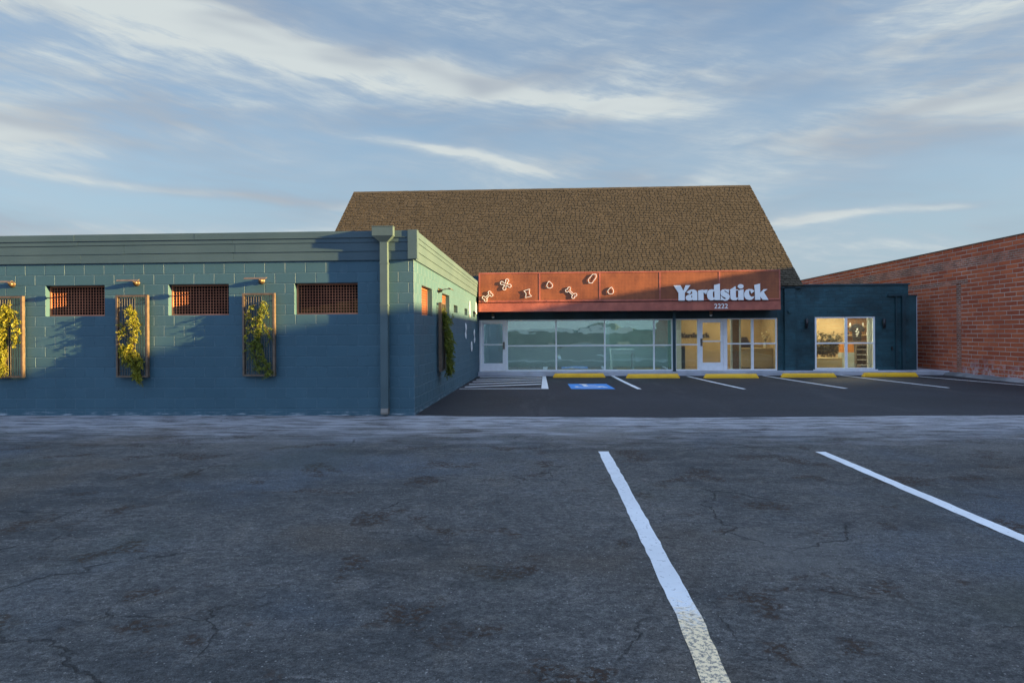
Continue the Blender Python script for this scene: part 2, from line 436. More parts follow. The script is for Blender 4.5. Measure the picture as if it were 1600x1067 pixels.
def glass_mat(name, tint, refl=0.12, film=0.0, filmcol=(0.5, 0.65, 0.65), wav=0.004):
    m, t, out = new_mat(name)
    p = wpos(t)
    w = t.noise(t.scl(p, (0.9, 0.9, 1.3)), 1.0, 2, 0.4)
    nb = bump(t, w, 1.0, wav)
    tr = t.n('ShaderNodeBsdfTransparent', {'Color': tint})
    gl = t.n('ShaderNodeBsdfGlossy', {'Color': (0.82, 1.0, 1.0), 'Roughness': 0.015, 'Normal': nb})
    fr = t.n('ShaderNodeFresnel', {'IOR': 1.5})
    fac = t.m('ADD', t.m('MULTIPLY', fr.outputs[0], 0.9), refl, clamp=True)
    base = tr.outputs[0]
    if film:
        sm = t.noise(t.scl(p, (0.7, 0.7, 2.5)), 1.0, 5, 0.6)
        df = t.n('ShaderNodeBsdfDiffuse', {'Color': filmcol})
        tl = t.n('ShaderNodeBsdfTranslucent', {'Color': filmcol})
        fm = t.n('ShaderNodeMixShader', {0: 0.5, 1: df.outputs[0], 2: tl.outputs[0]})
        base = t.n('ShaderNodeMixShader', {0: t.m('MULTIPLY', film, t.m('ADD', 0.55, t.m('MULTIPLY', sm, 0.9))), 1: base, 2: fm.outputs[0]}).outputs[0]
    mx = t.n('ShaderNodeMixShader', {0: fac, 1: base, 2: gl.outputs[0]})
    t.t.links.new(mx.outputs[0], out.inputs[0])
    return m

M = {}
M['block'] = block_mat()
M['siding'] = siding_mat()
M['mortar_blue'] = paint_mat("painted_joint", (0.034, 0.080, 0.115), 0.1, 0.7, 80, 0.3)
M['trim'] = paint_mat("painted_metal_trim", (0.064, 0.106, 0.120), 0.07, 0.42, 70, 0.06)
M['darkblue'] = paint_mat("dark_blue_paint", (0.010, 0.044, 0.060), 0.18, 0.5, 40, 0.3)
M['brickblue'] = paint_mat("dark_blue_painted_brick", (0.011, 0.058, 0.076), 0.22, 0.5, 26, 0.7, rv=0.16)
M['rust'] = rust_mat("rust_panel", (0.275, 0.074, 0.027))
M['rustframe'] = rust_mat("rust_frame", (0.40, 0.104, 0.072), 0.5, grid=False)
M['grille'] = rust_mat("rust_grille", (0.46, 0.170, 0.095), 0.55, grid=False)
M['shingle'] = shingle_mat()
M['brick'] = brick_mat()
M['mortar'] = mortar_mat("brick_mortar", (0.54, 0.48, 0.42))
M['tanbrick'] = paint_mat("tan_header_brick", (0.33, 0.115, 0.068), 0.25, 0.85, 50, 0.5, rv=0.25)
M['concrete'] = paint_mat("pale_concrete", (0.42, 0.44, 0.50), 0.12, 0.8, 40, 0.35)
M['asphalt'] = old_asphalt_mat()
M['blacktop'] = new_asphalt_mat()
M['line'] = line_mat("white_line_paint", (0.76, 0.78, 0.80), 0.585, 0.68)
M['oldline'] = line_mat("worn_line_paint", (0.72, 0.74, 0.76), 0.58, 0.66, True)
M['isablue'] = line_mat("blue_line_paint", (0.045, 0.26, 0.68), 0.66, 0.8)
def stop_mat():
    m, t, out = new_mat("yellow_stop_paint")
    p = wpos(t)
    a = t.noise(p, 14, 6, 0.72); b = t.noise(t.scl(p, (3, 8, 12)), 1.0, 5, 0.65)
    c = t.mix(t.ss(b, 0.3, 0.7), (0.74, 0.40, 0.008), (0.90, 0.52, 0.012))
    c = t.mix(t.m('MULTIPLY', t.ss(a, 0.60, 0.68), 0.75), c, (0.22, 0.20, 0.17))
    c = t.mix(t.m('MULTIPLY', t.ss(t.m('ADD', t.sep(p)[2], t.m('MULTIPLY', a, 0.05)), 0.10, 0.06), 0.5), c, (0.16, 0.12, 0.05))
    pbsdf(t, out, c, 0.6, normal=bump(t, a, 0.5, 0.006))
    return m
M['yellow'] = stop_mat()
M['yellow_plain'] = paint_mat("yellow_stop_paint", (0.88, 0.50, 0.010), 0.06, 0.55, 40, 0.35)
M['white'] = plain("white_frame", (0.82, 0.84, 0.87), 0.38, 0, 0.04)
M['letter'] = plain("white_letter", (0.86, 0.87, 0.88), 0.4, 0, 0.03)
M['bronze'] = plain("bronze_metal", (0.150, 0.108, 0.078), 0.45, 0.3, 0.2, 12)
M['brass'] = plain("brass_metal", (0.15, 0.105, 0.06), 0.38, 0.7, 0.1)
M['black'] = plain("black_metal", (0.012, 0.014, 0.018), 0.45)
M['steel'] = plain("wire_steel", (0.17, 0.155, 0.135), 0.45, 0.2)
M['void'] = plain("dark_inside", (0.004, 0.003, 0.003), 0.9)
M['slat'] = plain("brown_inner_slat", (0.075, 0.040, 0.025), 0.8)
M['dome'] = plain("opal_dome", (0.80, 0.80, 0.78), 0.3)
M['stem'] = plain("vine_stem", (0.10, 0.075, 0.03), 0.8)
M['leafA'] = leaf_mat("vine_leaf", (0.150, 0.165, 0.016), (0.400, 0.370, 0.035), (0.11, 0.15, 0.022))
M['leafB'] = leaf_mat("vine_leaf_green", (0.085, 0.130, 0.016), (0.270, 0.290, 0.040), (0.07, 0.12, 0.02))
M['glass'] = glass_mat("teal_glass", (0.60, 0.70, 0.70), 0.32, 0.28, (0.22, 0.29, 0.32))
M['glassb'] = glass_mat('teal_glass_bare', (0.62, 0.76, 0.76), 0.28, 0.08, (0.18, 0.26, 0.28))
M['glassc'] = glass_mat("clear_glass", (0.86, 0.88, 0.80), 0.05, 0.05, (0.4, 0.42, 0.38))
M['glassd'] = glass_mat("door_glass", (0.55, 0.66, 0.74), 0.14, 0.42, (0.24, 0.30, 0.38))
M['walltan'] = paint_mat("tan_inner_wall", (0.46, 0.33, 0.17), 0.1, 0.8, 20, 0.1)
M['wallteal'] = paint_mat("pale_inner_wall", (0.40, 0.48, 0.47), 0.1, 0.8, 20, 0.1)
M['ceil'] = plain("inner_ceiling", (0.45, 0.44, 0.40), 0.9)
M['floorin'] = wood_mat("inner_floor", (0.20, 0.13, 0.075), (0.30, 0.20, 0.12))
M['wood'] = wood_mat("light_wood", (0.52, 0.40, 0.21), (0.66, 0.52, 0.30))
M['woodb'] = wood_mat("brown_wood", (0.20, 0.09, 0.035), (0.30, 0.14, 0.055))
M['orange'] = plain("orange_board", (0.55, 0.20, 0.03), 0.6)
M['cloth'] = plain("black_cloth", (0.016, 0.014, 0.020), 0.9)
M['dkleaf'] = leaf_mat("dark_leaf", (0.030, 0.032, 0.014), (0.075, 0.070, 0.030), (0.03, 0.028, 0.015))
M['wred'] = plain("pale_pot", (0.55, 0.52, 0.46), 0.7)
M['treeline'] = paint_mat("dark_treeline", (0.050, 0.070, 0.062), 0.6, 0.95, 3, 0.6)
M['flat_roof'] = paint_mat("grey_roofing", (0.14, 0.14, 0.14), 0.2, 0.9, 20, 0.3)
M['coping'] = paint_mat("dark_coping", (0.10, 0.055, 0.04), 0.2, 0.8, 20, 0.3)

# ------------------------------------------------------------------ mesh builder
ORG = {}
class MB:
    def __init__(s):
        s.v = []; s.f = []; s.r = []
    def add(s, vs, fs, r=0.5):
        b = len(s.v)
        s.v += [tuple(p) for p in vs]
        for q in fs:
            s.f.append(tuple(b + i for i in q)); s.r.append(r)
    def box(s, x0, x1, y0, y1, z0, z1, r=0.5):
        vs = [(x0, y0, z0), (x1, y0, z0), (x1, y1, z0), (x0, y1, z0), (x0, y0, z1), (x1, y0, z1), (x1, y1, z1), (x0, y1, z1)]
        s.add(vs, [(0, 3, 2, 1), (4, 5, 6, 7), (0, 1, 5, 4), (1, 2, 6, 5), (2, 3, 7, 6), (3, 0, 4, 7)], r)
    def quad(s, a, b, c, d, r=0.5):
        s.add([a, b, c, d], [(0, 1, 2, 3)], r)
    def prism(s, poly, a0, a1, fn, r=0.5):       # poly 2-D, fn(u, v, a) -> xyz
        n = len(poly)
        vs = [fn(u, v, a0) for u, v in poly] + [fn(u, v, a1) for u, v in poly]
        fs = [tuple(range(n - 1, -1, -1)), tuple(range(n, 2 * n))]
        fs += [(i, (i + 1) % n, n + (i + 1) % n, n + i) for i in range(n)]
        s.add(vs, fs, r)
    def tube(s, pts, rad, n=8, r=0.5):
        pts = [Vector(p) for p in pts]
        rads = rad if isinstance(rad, (list, tuple)) else [rad] * len(pts)
        vs = []
        for i, p in enumerate(pts):
            d = (pts[min(i + 1, len(pts) - 1)] - pts[max(i - 1, 0)]).normalized()
            up = Vector((0, 0, 1)) if abs(d.z) < 0.9 else Vector((1, 0, 0))
            a = d.cross(up).normalized(); b = d.cross(a)
            for k in range(n):
                t = 2 * math.pi * k / n
                vs.append(p + (a * math.cos(t) + b * math.sin(t)) * rads[i])
        fs = []
        for i in range(len(pts) - 1):
            for k in range(n):
                fs.append((i * n + k, i * n + (k + 1) % n, (i + 1) * n + (k + 1) % n, (i + 1) * n + k))
        fs.append(tuple(range(n - 1, -1, -1)))
        fs.append(tuple((len(pts) - 1) * n + k for k in range(n)))
        s.add(vs, fs, r)
    def ball(s, c, rx, ry, rz, nu=14, nv=8, r=0.5, v0=-90, v1=90):
        vs = []
        for j in range(nv + 1):
            t = R(v0 + (v1 - v0) * j / nv)
            for i in range(nu):
                a = 2 * math.pi * i / nu
                vs.append((c[0] + rx * math.cos(t) * math.cos(a), c[1] + ry * math.cos(t) * math.sin(a), c[2] + rz * math.sin(t)))
        fs = [(j * nu + i, j * nu + (i + 1) % nu, (j + 1) * nu + (i + 1) % nu, (j + 1) * nu + i) for j in range(nv) for i in range(nu)]
        fs += [tuple(range(nu - 1, -1, -1)), tuple(nv * nu + i for i in range(nu))]
        s.add(vs, fs, r)
    def build(s, name, mat, parent=None, smooth=False):
        me = bpy.data.meshes.new(name)
        off = Vector(ORG.get(parent.name, (0, 0, 0))) if parent else Vector((0, 0, 0))
        me.from_pydata([tuple(Vector(p) - off) for p in s.v], [], s.f)
        at = me.attributes.new('rnd', 'FLOAT', 'FACE')
        at.data.foreach_set('value', s.r)
        if smooth:
            me.polygons.foreach_set('use_smooth', [True] * len(me.polygons))
        me.materials.append(mat)
        me.update()
        o = bpy.data.objects.new(name, me)
        C.objects.link(o)
        if parent:
            o.parent = parent
            ORG[o.name] = tuple(off)
        return o

def tag(o, label=None, cat=None, group=None, kind=None):
    if label: o['label'] = label
    if cat: o['category'] = cat
    if group: o['group'] = group
    if kind: o['kind'] = kind
    return o
def thing(name, label, cat, loc=(0, 0, 0), rz=0.0, group=None):
    o = bpy.data.objects.new(name, None)
    o.empty_display_size = 0.2
    C.objects.link(o)
    o.location = loc; o.rotation_euler = (0, 0, rz)
    ORG[o.name] = tuple(loc) if rz == 0 else (0, 0, 0)
    return tag(o, label, cat, group)
def dup(root, loc, rz, label, group=None):
    r = root.copy(); C.objects.link(r)
    r.location = loc; r.rotation_euler = (0, 0, rz)
    r['label'] = label
    if group: r['group'] = group
    for ch in list(root.children):
        c = ch.copy(); C.objects.link(c); c.parent = r
        for g in list(ch.children):
            d = g.copy(); C.objects.link(d); d.parent = c
    return r

def holes_plane(mb, u0, u1, v0, v1, holes, fn, r=0.5):     # flat wall face with rectangular openings
    us = sorted({u0, u1, *[h[0] for h in holes], *[h[1] for h in holes]})
    vs = sorted({v0, v1, *[h[2] for h in holes], *[h[3] for h in holes]})
    us = [u for u in us if u0 <= u <= u1]; vs = [v for v in vs if v0 <= v <= v1]
    for i in range(len(us) - 1):
        for j in range(len(vs) - 1):
            cu = (us[i] + us[i + 1]) / 2; cv = (vs[j] + vs[j + 1]) / 2
            if any(h[0] < cu < h[1] and h[2] < cv < h[3] for h in holes):
                continue
            mb.quad(fn(us[i], vs[j]), fn(us[i + 1], vs[j]), fn(us[i + 1], vs[j + 1]), fn(us[i], vs[j + 1]), r)

def courses(mb, u0, u1, zs, length, holes, fn, joint=0.010, prot=0.006, cham=0.004, jitter=0.0, off0=0.0, n_out=1.0, lenvar=0.0, edge=None):
    """running-bond units standing proud of the joint plane; fn(u, z, out) -> xyz"""
    for k in range(len(zs) - 1):
        z0, z1 = zs[k] + joint / 2, zs[k + 1] - joint / 2
        spans = [(u0, u1)]
        for h in holes:
            if h[2] < (z0 + z1) / 2 < h[3]:
                ns = []
                for a, b in spans:
                    if h[1] <= a or h[0] >= b: ns.append((a, b)); continue
                    if h[0] > a: ns.append((a, h[0]))
                    if h[1] < b: ns.append((h[1], b))
                spans = ns
        st = off0 + (length / 2 if k % 2 else 0)
        cuts = []
        u = st - math.ceil((st - u0) / length + 1) * length
        while u < u1 + length:
            cuts.append(u + (random.uniform(-lenvar, lenvar) if lenvar else 0))
            u += length
        for a, b in spans:
            cs = [a] + [c for c in cuts if a + 0.04 < c < b - 0.04] + [b]
            for i in range(len(cs) - 1):
                a0 = cs[i] + (joint / 2 if i else 0); b0 = cs[i + 1] - (joint / 2 if i < len(cs) - 2 else 0)
                p = prot + (random.uniform(-jitter, jitter) if jitter else 0)
                rr = random.random()
                o = [fn(a0, z0, 0), fn(b0, z0, 0), fn(b0, z1, 0), fn(a0, z1, 0)]
                q = [fn(a0 + cham, z0 + cham, p), fn(b0 - cham, z0 + cham, p), fn(b0 - cham, z1 - cham, p), fn(a0 + cham, z1 - cham, p)]
                mb.add(o + q, [(4, 5, 6, 7)], rr)
                mb.add(o + q, [(0, 1, 5, 4), (1, 2, 6, 5), (2, 3, 7, 6), (3, 0, 4, 7)], rr if edge is None else edge)

def curve_mesh(polys, depth, fn):                 # filled 2-D outlines (with holes) -> MB solid
    cu = bpy.data.curves.new("tmp", 'CURVE')
    cu.dimensions = '2D'; cu.fill_mode = 'BOTH'; cu.extrude = depth / 2
    for poly in polys:
        sp = cu.splines.new('POLY')
        sp.points.add(len(poly) - 1)
        for p, (x, y) in zip(sp.points, poly):
            p.co = (x, y, 0, 1)
        sp.use_cyclic_u = True
    ob = bpy.data.objects.new("tmp", cu)
    C.objects.link(ob)
    dg = bpy.context.evaluated_depsgraph_get()
    me = bpy.data.meshes.new_from_object(ob.evaluated_get(dg))
    mb = MB()
    mb.add([fn(v.co.x, v.co.y, v.co.z + depth / 2) for v in me.vertices], [tuple(p.vertices) for p in me.polygons])
    bpy.data.objects.remove(ob); bpy.data.curves.remove(cu); bpy.data.meshes.remove(me)
    return mb

def catmull(pts, n=5):
    out = []
    L = len(pts)
    for i in range(L):
        p0, p1, p2, p3 = pts[i - 1], pts[i], pts[(i + 1) % L], pts[(i + 2) % L]
        for k in range(n):
            t = k / n
            out.append(tuple(0.5 * (2 * p1[j] + (p2[j] - p0[j]) * t + (2 * p0[j] - 5 * p1[j] + 4 * p2[j] - p3[j]) * t * t
                                    + (3 * p1[j] - p0[j] - 3 * p2[j] + p3[j]) * t ** 3) for j in (0, 1)))
    return out

# ================================================================== GROUND
ZG = 0.046
mb = MB(); mb.quad((-250, -200, ZG), (250, -200, ZG), (250, 250, ZG), (-250, 250, ZG))
tag(mb.build('ground', M['asphalt']), kind='structure')
mb = MB()
seam = [(-2.56, 13.06), (-1.2, 12.9), (0.2, 12.80), (1.6, 12.74), (2.9, 12.70), (4.4, 12.80), (6.0, 12.96), (7.6, 13.04), (9.2, 13.08), (11.5, 13.05), (14.2, 13.0)]
sm = []
for (a, b) in zip(seam[:-1], seam[1:]):
    for k in range(10):
        t = k / 10
        sm.append((a[0] + (b[0] - a[0]) * t, a[1] + (b[1] - a[1]) * t + random.uniform(-0.012, 0.012)))
sm.append(seam[-1])
poly = sm + [(14.2, 25.6), (-2.56, 25.6)]
n = len(poly)
mb.add([(x, y, ZG + 0.006) for x, y in poly] + [(x, y - 0.015, ZG - 0.002) for x, y in sm],
       [tuple(range(n))] + [(i, i + 1, n + i + 1, n + i) for i in range(len(sm) - 1)][::1])
tag(mb.build('new_asphalt_lot', M['blacktop']), kind='structure')
ZN = ZG + 0.006
# concrete walk in front of the shop
mb = MB()
mb.prism([(25.0, ZG), (25.0, 0.185), (25.015, 0.20), (25.6, 0.20), (25.6, ZG)], -2.54, 14.25, lambda u, v, a: (a, u, v))
mb.prism([(14.25, 25.05), (14.25, 27.4), (13.42, 27.4), (13.42, 25.62), (14.0, 25.62)][::-1], ZG, 0.196, lambda u, v, a: (u, v, a))
tag(mb.build('sidewalk', M['concrete']), kind='structure')
mb = MB()
ks = [(y, random.uniform(-0.05, 0.05), random.uniform(-0.02, 0.03)) for y in [10 + i * 0.4 for i in range(39)]]
for (y0, a0, b0), (y1, a1, b1) in zip(ks[:-1], ks[1:]):
    mb.quad((14.02 + a0, y0, ZG + .004), (14.02 + a1, y1, ZG + .004), (14.08 + a1 * .6, y1, 0.11 + b1), (14.08 + a0 * .6, y0, 0.11 + b0))
    mb.quad((14.08 + a0 * .6, y0, 0.11 + b0), (14.08 + a1 * .6, y1, 0.11 + b1), (14.30, y1, 0.15 + b1), (14.30, y0, 0.15 + b0))
tag(mb.build('kerb', mortar_mat('kerb_concrete', (0.24, 0.24, 0.25))), kind='structure')
# tree line as a ridge behind the camera, added for the glass to mirror
mb = MB()
hx = [(-120 + i * 1.5) for i in range(161)]
hz = [2.35 + 0.6 * math.sin(i * 0.225) + 0.5 * math.sin(i * 0.61) + random.uniform(-0.45, 0.45) for i in range(161)]
for i in range(160):
    mb.quad((hx[i], -52, 0), (hx[i + 1], -52, 0), (hx[i + 1], -58, hz[i + 1]), (hx[i], -58, hz[i]))
    mb.quad((hx[i], -58, hz[i]), (hx[i + 1], -58, hz[i + 1]), (hx[i + 1], -75, 0), (hx[i], -75, 0))
tag(mb.build('reflected_treeline', M['treeline']), kind='structure')

bw = thing('added_mirror_wall', 'added low wall whose pale band stands in for a sunlit strip mirrored in the shop glass', 'wall', (5, -45, 0))
mb = MB(); mb.box(-6, 16, -45.3, -45, ZG, 1.85); mb.build('base', M['flat_roof'], bw)
mb = MB(); mb.box(-6, 3.5, -45.32, -44.98, 1.852, 2.30); mb.box(4.4, 12, -45.32, -44.98, 1.852, 2.38); mb.build('band', M['letter'], bw)  # added wall, its white band imitates a sunlit strip in the reflection

# painted markings
def stripe(name, pts, w, mat, z=ZN + 0.004, wob=0.006, step=0.35):
    mb = MB()
    rows = []
    for (a, b) in zip(pts[:-1], pts[1:]):
        d = Vector((b[0] - a[0], b[1] - a[1])); L = d.length; d /= L
        nn = Vector((-d.y, d.x)); k = max(1, int(L / step))
        for i in range(k + (1 if b is pts[-1] else 0)):
            c = Vector(a) + d * (L * i / k)
            ww = w / 2
            rows.append((c + nn * (ww + random.uniform(-wob, wob)), c - nn * (ww + random.uniform(-wob, wob))))
    for (l0, r0), (l1, r1) in zip(rows[:-1], rows[1:]):
        mb.quad((l0.x, l0.y, z), (r0.x, r0.y, z), (r1.x, r1.y, z), (l1.x, l1.y, z))
    return tag(mb.build(name, mat), kind='structure')
stripe('parking_line', [(0.75, 1.0), (0.735, 3.0), (0.765, 3.8), (0.755, 6.2), (0.73, 9.03)], 0.135, M['oldline'], ZG + 0.004, 0.006, 0.12)
stripe('parking_line', [(3.52, 2.0), (3.545, 5.3), (3.53, 9.05)], 0.13, M['line'], ZG + 0.004, 0.006, 0.15)
for a, b, w in (((2.36, 24.95), (2.54, 19.05), 0.125), ((4.98, 24.6), (5.38, 18.98), 0.105), ((7.70, 24.86), (8.16, 19.12), 0.11),
                ((10.44, 24.95), (10.96, 19.28), 0.11), ((12.63, 24.75), (13.75, 19.0), 0.11)):
    stripe('parking_line', [a, ((a[0] + b[0]) / 2 - 0.02, (a[1] + b[1]) / 2), b], w, M['line'])
mb = MB()
def strip4(a, b, w, z):
    mb.quad((a[0], a[1] - w / 2, z), (b[0], b[1] - w / 2, z), (b[0], b[1] + w / 2, z), (a[0], a[1] + w / 2, z))
for yl, yr in ((24.35, 24.75), (23.1, 23.95), (22.1, 23.1), (21.0, 22.05), (19.95, 21.0)):
    strip4((-2.42, yl), (-0.19, yr), 0.28, ZN + 0.004)
strip4((-2.50, 19.27), (-0.18, 19.27), 0.13, ZN + 0.004)
mb.quad((-0.175, 19.2, ZN + 0.004), (0.03, 19.2, ZN + 0.004), (-0.06, 24.97, ZN + 0.004), (-0.18, 24.97, ZN + 0.004))
tag(mb.build('aisle_hatching', M['line']), kind='structure')
mb = MB()
isa = [(0.66, 19.1), (1.88, 19.07), (1.80, 21.02), (0.62, 21.05)]
mb.add([(x, y, ZN + 0.004) for x, y in isa], [(0, 1, 2, 3)])
isao = tag(mb.build('accessible_parking_mark', M['isablue']), kind='structure')
mb = MB()
def flat(poly):
    mb.add([(x, y, ZN + 0.008) for x, y in poly], [tuple(range(len(poly)))])
def arcband(cx, cy, r0, r1, a0, a1, n=22):
    for i in range(n):
        t0 = R(a0 + (a1 - a0) * i / n); t1 = R(a0 + (a1 - a0) * (i + 1) / n)
        flat([(cx + r0 * math.cos(t0), cy + r0 * math.sin(t0)), (cx + r1 * math.cos(t0), cy + r1 * math.sin(t0)),
              (cx + r1 * math.cos(t1), cy + r1 * math.sin(t1)), (cx + r0 * math.cos(t1), cy + r0 * math.sin(t1))])
sx, sy = 1.18, 19.86
arcband(sx, sy, 0.30, 0.40, 150, 378)
flat([(sx - 0.10 + 0.13 * math.cos(2 * math.pi * k / 16), sy + 0.92 + 0.13 * math.sin(2 * math.pi * k / 16)) for k in range(16)])
flat([(sx - 0.16, sy + 0.76), (sx - 0.03, sy + 0.76), (sx + 0.02, sy + 0.22), (sx - 0.12, sy + 0.22)][::-1])
flat([(sx + 0.022, sy + 0.22), (sx + 0.34, sy + 0.22), (sx + 0.34, sy + 0.11), (sx - 0.11, sy + 0.11), (sx - 0.11, sy + 0.218)][::-1])
flat([(sx + 0.342, sy + 0.22), (sx + 0.42, sy + 0.22), (sx + 0.56, sy - 0.28), (sx + 0.44, sy - 0.30), (sx + 0.342, sy + 0.1)][::-1])
flat([(sx - 0.02, sy + 0.56), (sx + 0.27, sy + 0.56), (sx + 0.27, sy + 0.47), (sx - 0.01, sy + 0.47)][::-1])
mb.build('wheelchair_symbol', M['line'], isao)

# ================================================================== LEFT BLOCK BUILDING
BX, BY = -2.55, 13.0           # right wall plane and front wall plane
ZT = 3.045
lb = thing('block_building', 'long low building of painted blue-green concrete block with board fascia and rust grilles', 'building', (-7.0, 13.0, 0.05))
win_front = [(-9.894, -8.69, 2.0, 2.606), (-7.398, -6.19, 2.0, 2.606), (-4.886, -3.646, 2.0, 2.606)]
win_side = [(13.82, 15.10, 2.0, 2.606), (16.54, 17.80, 2.0, 2.606), (18.62, 19.42, 2.12, 2.403), (21.05, 21.85, 2.12, 2.403), (23.45, 24.25, 2.12, 2.403)]
zs = [2.606 - 0.202 * k for k in range(13)][::-1]
zs = [0.03] + [z for z in zs if z > 0.06] + [2.808, 3.01, ZT + 0.02]
mb = MB()
LX0 = -14.5
fn_f = lambda u, v, o=0.0: (u, BY + 0.006 - o, v)
fn_s = lambda u, v, o=0.0: (BX - 0.006 + o, u, v)
holes_plane(mb, LX0, BX - 0.006, 0.0, ZT + 0.02, win_front, fn_f)
holes_plane(mb, BY + 0.006, 25.5, 0.0, ZT + 0.02, win_side, fn_s)
# reveals
for a, b, c, d in win_front:
    y0, y1 = BY + 0.004, BY + 0.30
    mb.quad((a, y0, c), (a, y0, d), (a, y1, d), (a, y1, c)); mb.quad((b, y0, c), (b, y1, c), (b, y1, d), (b, y0, d))
    mb.quad((a, y0, c), (a, y1, c), (b, y1, c), (b, y0, c)); mb.quad((a, y0, d), (b, y0, d), (b, y1, d), (a, y1, d))
for a, b, c, d in win_side:
    x0, x1 = BX - 0.004, BX - 0.30
    mb.quad((x0, a, c), (x0, a, d), (x1, a, d), (x1, a, c)); mb.quad((x0, b, c), (x1, b, c), (x1, b, d), (x0, b, d))
    mb.quad((x0, a, c), (x1, a, c), (x1, b, c), (x0, b, c)); mb.quad((x0, a, d), (x0, b, d), (x1, b, d), (x1, a, d))
courses(mb, LX0, BX, zs, 0.403, win_front, fn_f, joint=0.008, prot=0.0045, cham=0.0045, jitter=0.0008, edge=2.0, off0=-8.69)
courses(mb, BY, 25.49, zs, 0.403, win_side, fn_s, joint=0.008, prot=0.0045, cham=0.0045, jitter=0.0008, edge=2.0, off0=BY + 0.0)
mb.quad((LX0, 25.5, 0), (LX0, BY, 0), (LX0, BY, 3.06), (LX0, 25.5, 3.06))
mb.build('wall', M['block'], lb)
# near-black sheets behind the grilles, room shade put into their colour
mb = MB()
mb.quad((LX0, BY + 1.3, 0.1), (BX - 1.3, BY + 1.3, 0.1), (BX - 1.3, BY + 1.3, 3.0), (LX0, BY + 1.3, 3.0))
mb.quad((BX - 1.3, BY + 1.3, 0.1), (BX - 1.3, 25.4, 0.1), (BX - 1.3, 25.4, 3.0), (BX - 1.3, BY + 1.3, 3.0))
mb.build('room_shade_sheet', M['void'], lb)
# roof deck and coping
mb = MB()
mb.quad((LX0, BY + 0.02, 3.50), (BX - 0.02, BY + 0.02, 3.50), (BX - 0.02, 25.5, 3.44), (LX0, 25.5, 3.44))
mb.build('roof', M['flat_roof'], lb)
# fascia boards, each a few millimetres apart in depth
mb = MB()
bz = [(3.035, 3.205, 0.030), (3.209, 3.375, 0.042), (3.379, 3.465, 0.052), (3.470, 3.590, 0.062)]
for i, (z0, z1, o) in enumerate(bz):
    cuts = [LX0]
    u = LX0 + random.uniform(1, 3)
    while u < BX - 1.2:
        cuts.append(u); u += random.uniform(2.2, 3.7)
    cuts.append(BX - 0.0)
    for a, b in zip(cuts[:-1], cuts[1:]):
        j = random.uniform(-0.002, 0.002)
        sag = random.uniform(-0.003, 0.003)
        mb.box(a + 0.002, b - 0.002, BY - o + j, BY + 0.02, z0 + sag, z1 + sag, random.random())
mb.build('fascia_board', M['siding'], lb)
mb = MB()
for i, (z0, z1, o) in enumerate(bz):
    cuts = [BY + 0.0, 16.2 + i * 0.4, 19.4 - i * 0.3, 22.6 + i * 0.25, 25.48]
    for a, b in zip(cuts[:-1], cuts[1:]):
        dz0 = -0.10 * (a - 13) / 12.5; dz1 = -0.10 * (b - 13) / 12.5
        zz0, zz1 = z0, z1
        x0, x1 = BX - 0.02, BX + o
        mb.add([(x0, a + .002, zz0 + dz0), (x1, a + .002, zz0 + dz0), (x1, b - .002, zz0 + dz1), (x0, b - .002, zz0 + dz1),
                (x0, a + .002, zz1 + dz0), (x1, a + .002, zz1 + dz0), (x1, b - .002, zz1 + dz1), (x0, b - .002, zz1 + dz1)],
               [(0, 3, 2, 1), (4, 5, 6, 7), (0, 1, 5, 4), (1, 2, 6, 5), (2, 3, 7, 6), (3, 0, 4, 7)], random.random())
mb.build('fascia_board', M['siding'], lb)
mb = MB()
mb.box(BX - 0.10, BX + 0.075, BY - 0.080, BY - 0.064, 3.045, 3.60)
mb.box(BX + 0.064, BX + 0.080, BY - 0.0635, BY + 0.08, 3.045, 3.60)
mb.build('corner_board', M['siding'], lb)
# thin metal drip lip that catches the sun
mb = MB()
mb.box(LX0, BX - 0.105, BY - 0.072, BY - 0.050, 3.464, 3.472)
mb.build('drip_edge', M['trim'], lb)
# leader head and downspout
mb = MB()
d0, d1 = BY - 0.155, BY - 0.012
mb.box(-3.172, -3.030, d0, d1, 0.20, 3.371)
sp = mb.build('downspout', M['trim'], lb)
mb = MB()
y0, y1 = BY - 0.225, BY - 0.064
mb.box(-3.305, -2.905, y0, y1, 3.475, 3.645)
f0 = [(-3.303, y0 + .002), (-2.907, y0 + .002), (-2.907, y1), (-3.303, y1)]
f1 = [(-3.178, d0 - .004), (-3.024, d0 - .004), (-3.024, d1 - .002), (-3.178, d1 - .002)]
mb.add([(x, y, 3.474) for x, y in f0] + [(x, y, 3.366) for x, y in f1], [(0, 1, 5, 4), (1, 2, 6, 5), (2, 3, 7, 6), (3, 0, 4, 7), (4, 5, 6, 7)])
mb.box(-3.312, -2.898, y0 - 0.006, y1, 3.6455, 3.658)
mb.build('leader_head', M['trim'], sp)
mb = MB()
mb.prism([(d0 + .004, 0.199), (d1 - .004, 0.199), (d1 - .004, 0.085), (d0 - 0.03, 0.085), (d0 - 0.03, 0.12)], -3.168, -3.034, lambda u, v, a: (a, u, v))
mb.build('spout_elbow', M['steel'], sp)
for z in (0.55, 1.35, 2.15, 2.95):
    mb = MB()
    mb.box(-3.180, -3.022, d0 - 0.003, d1 + 0.006, z, z + 0.022)
    mb.build('strap', M['trim'], sp)

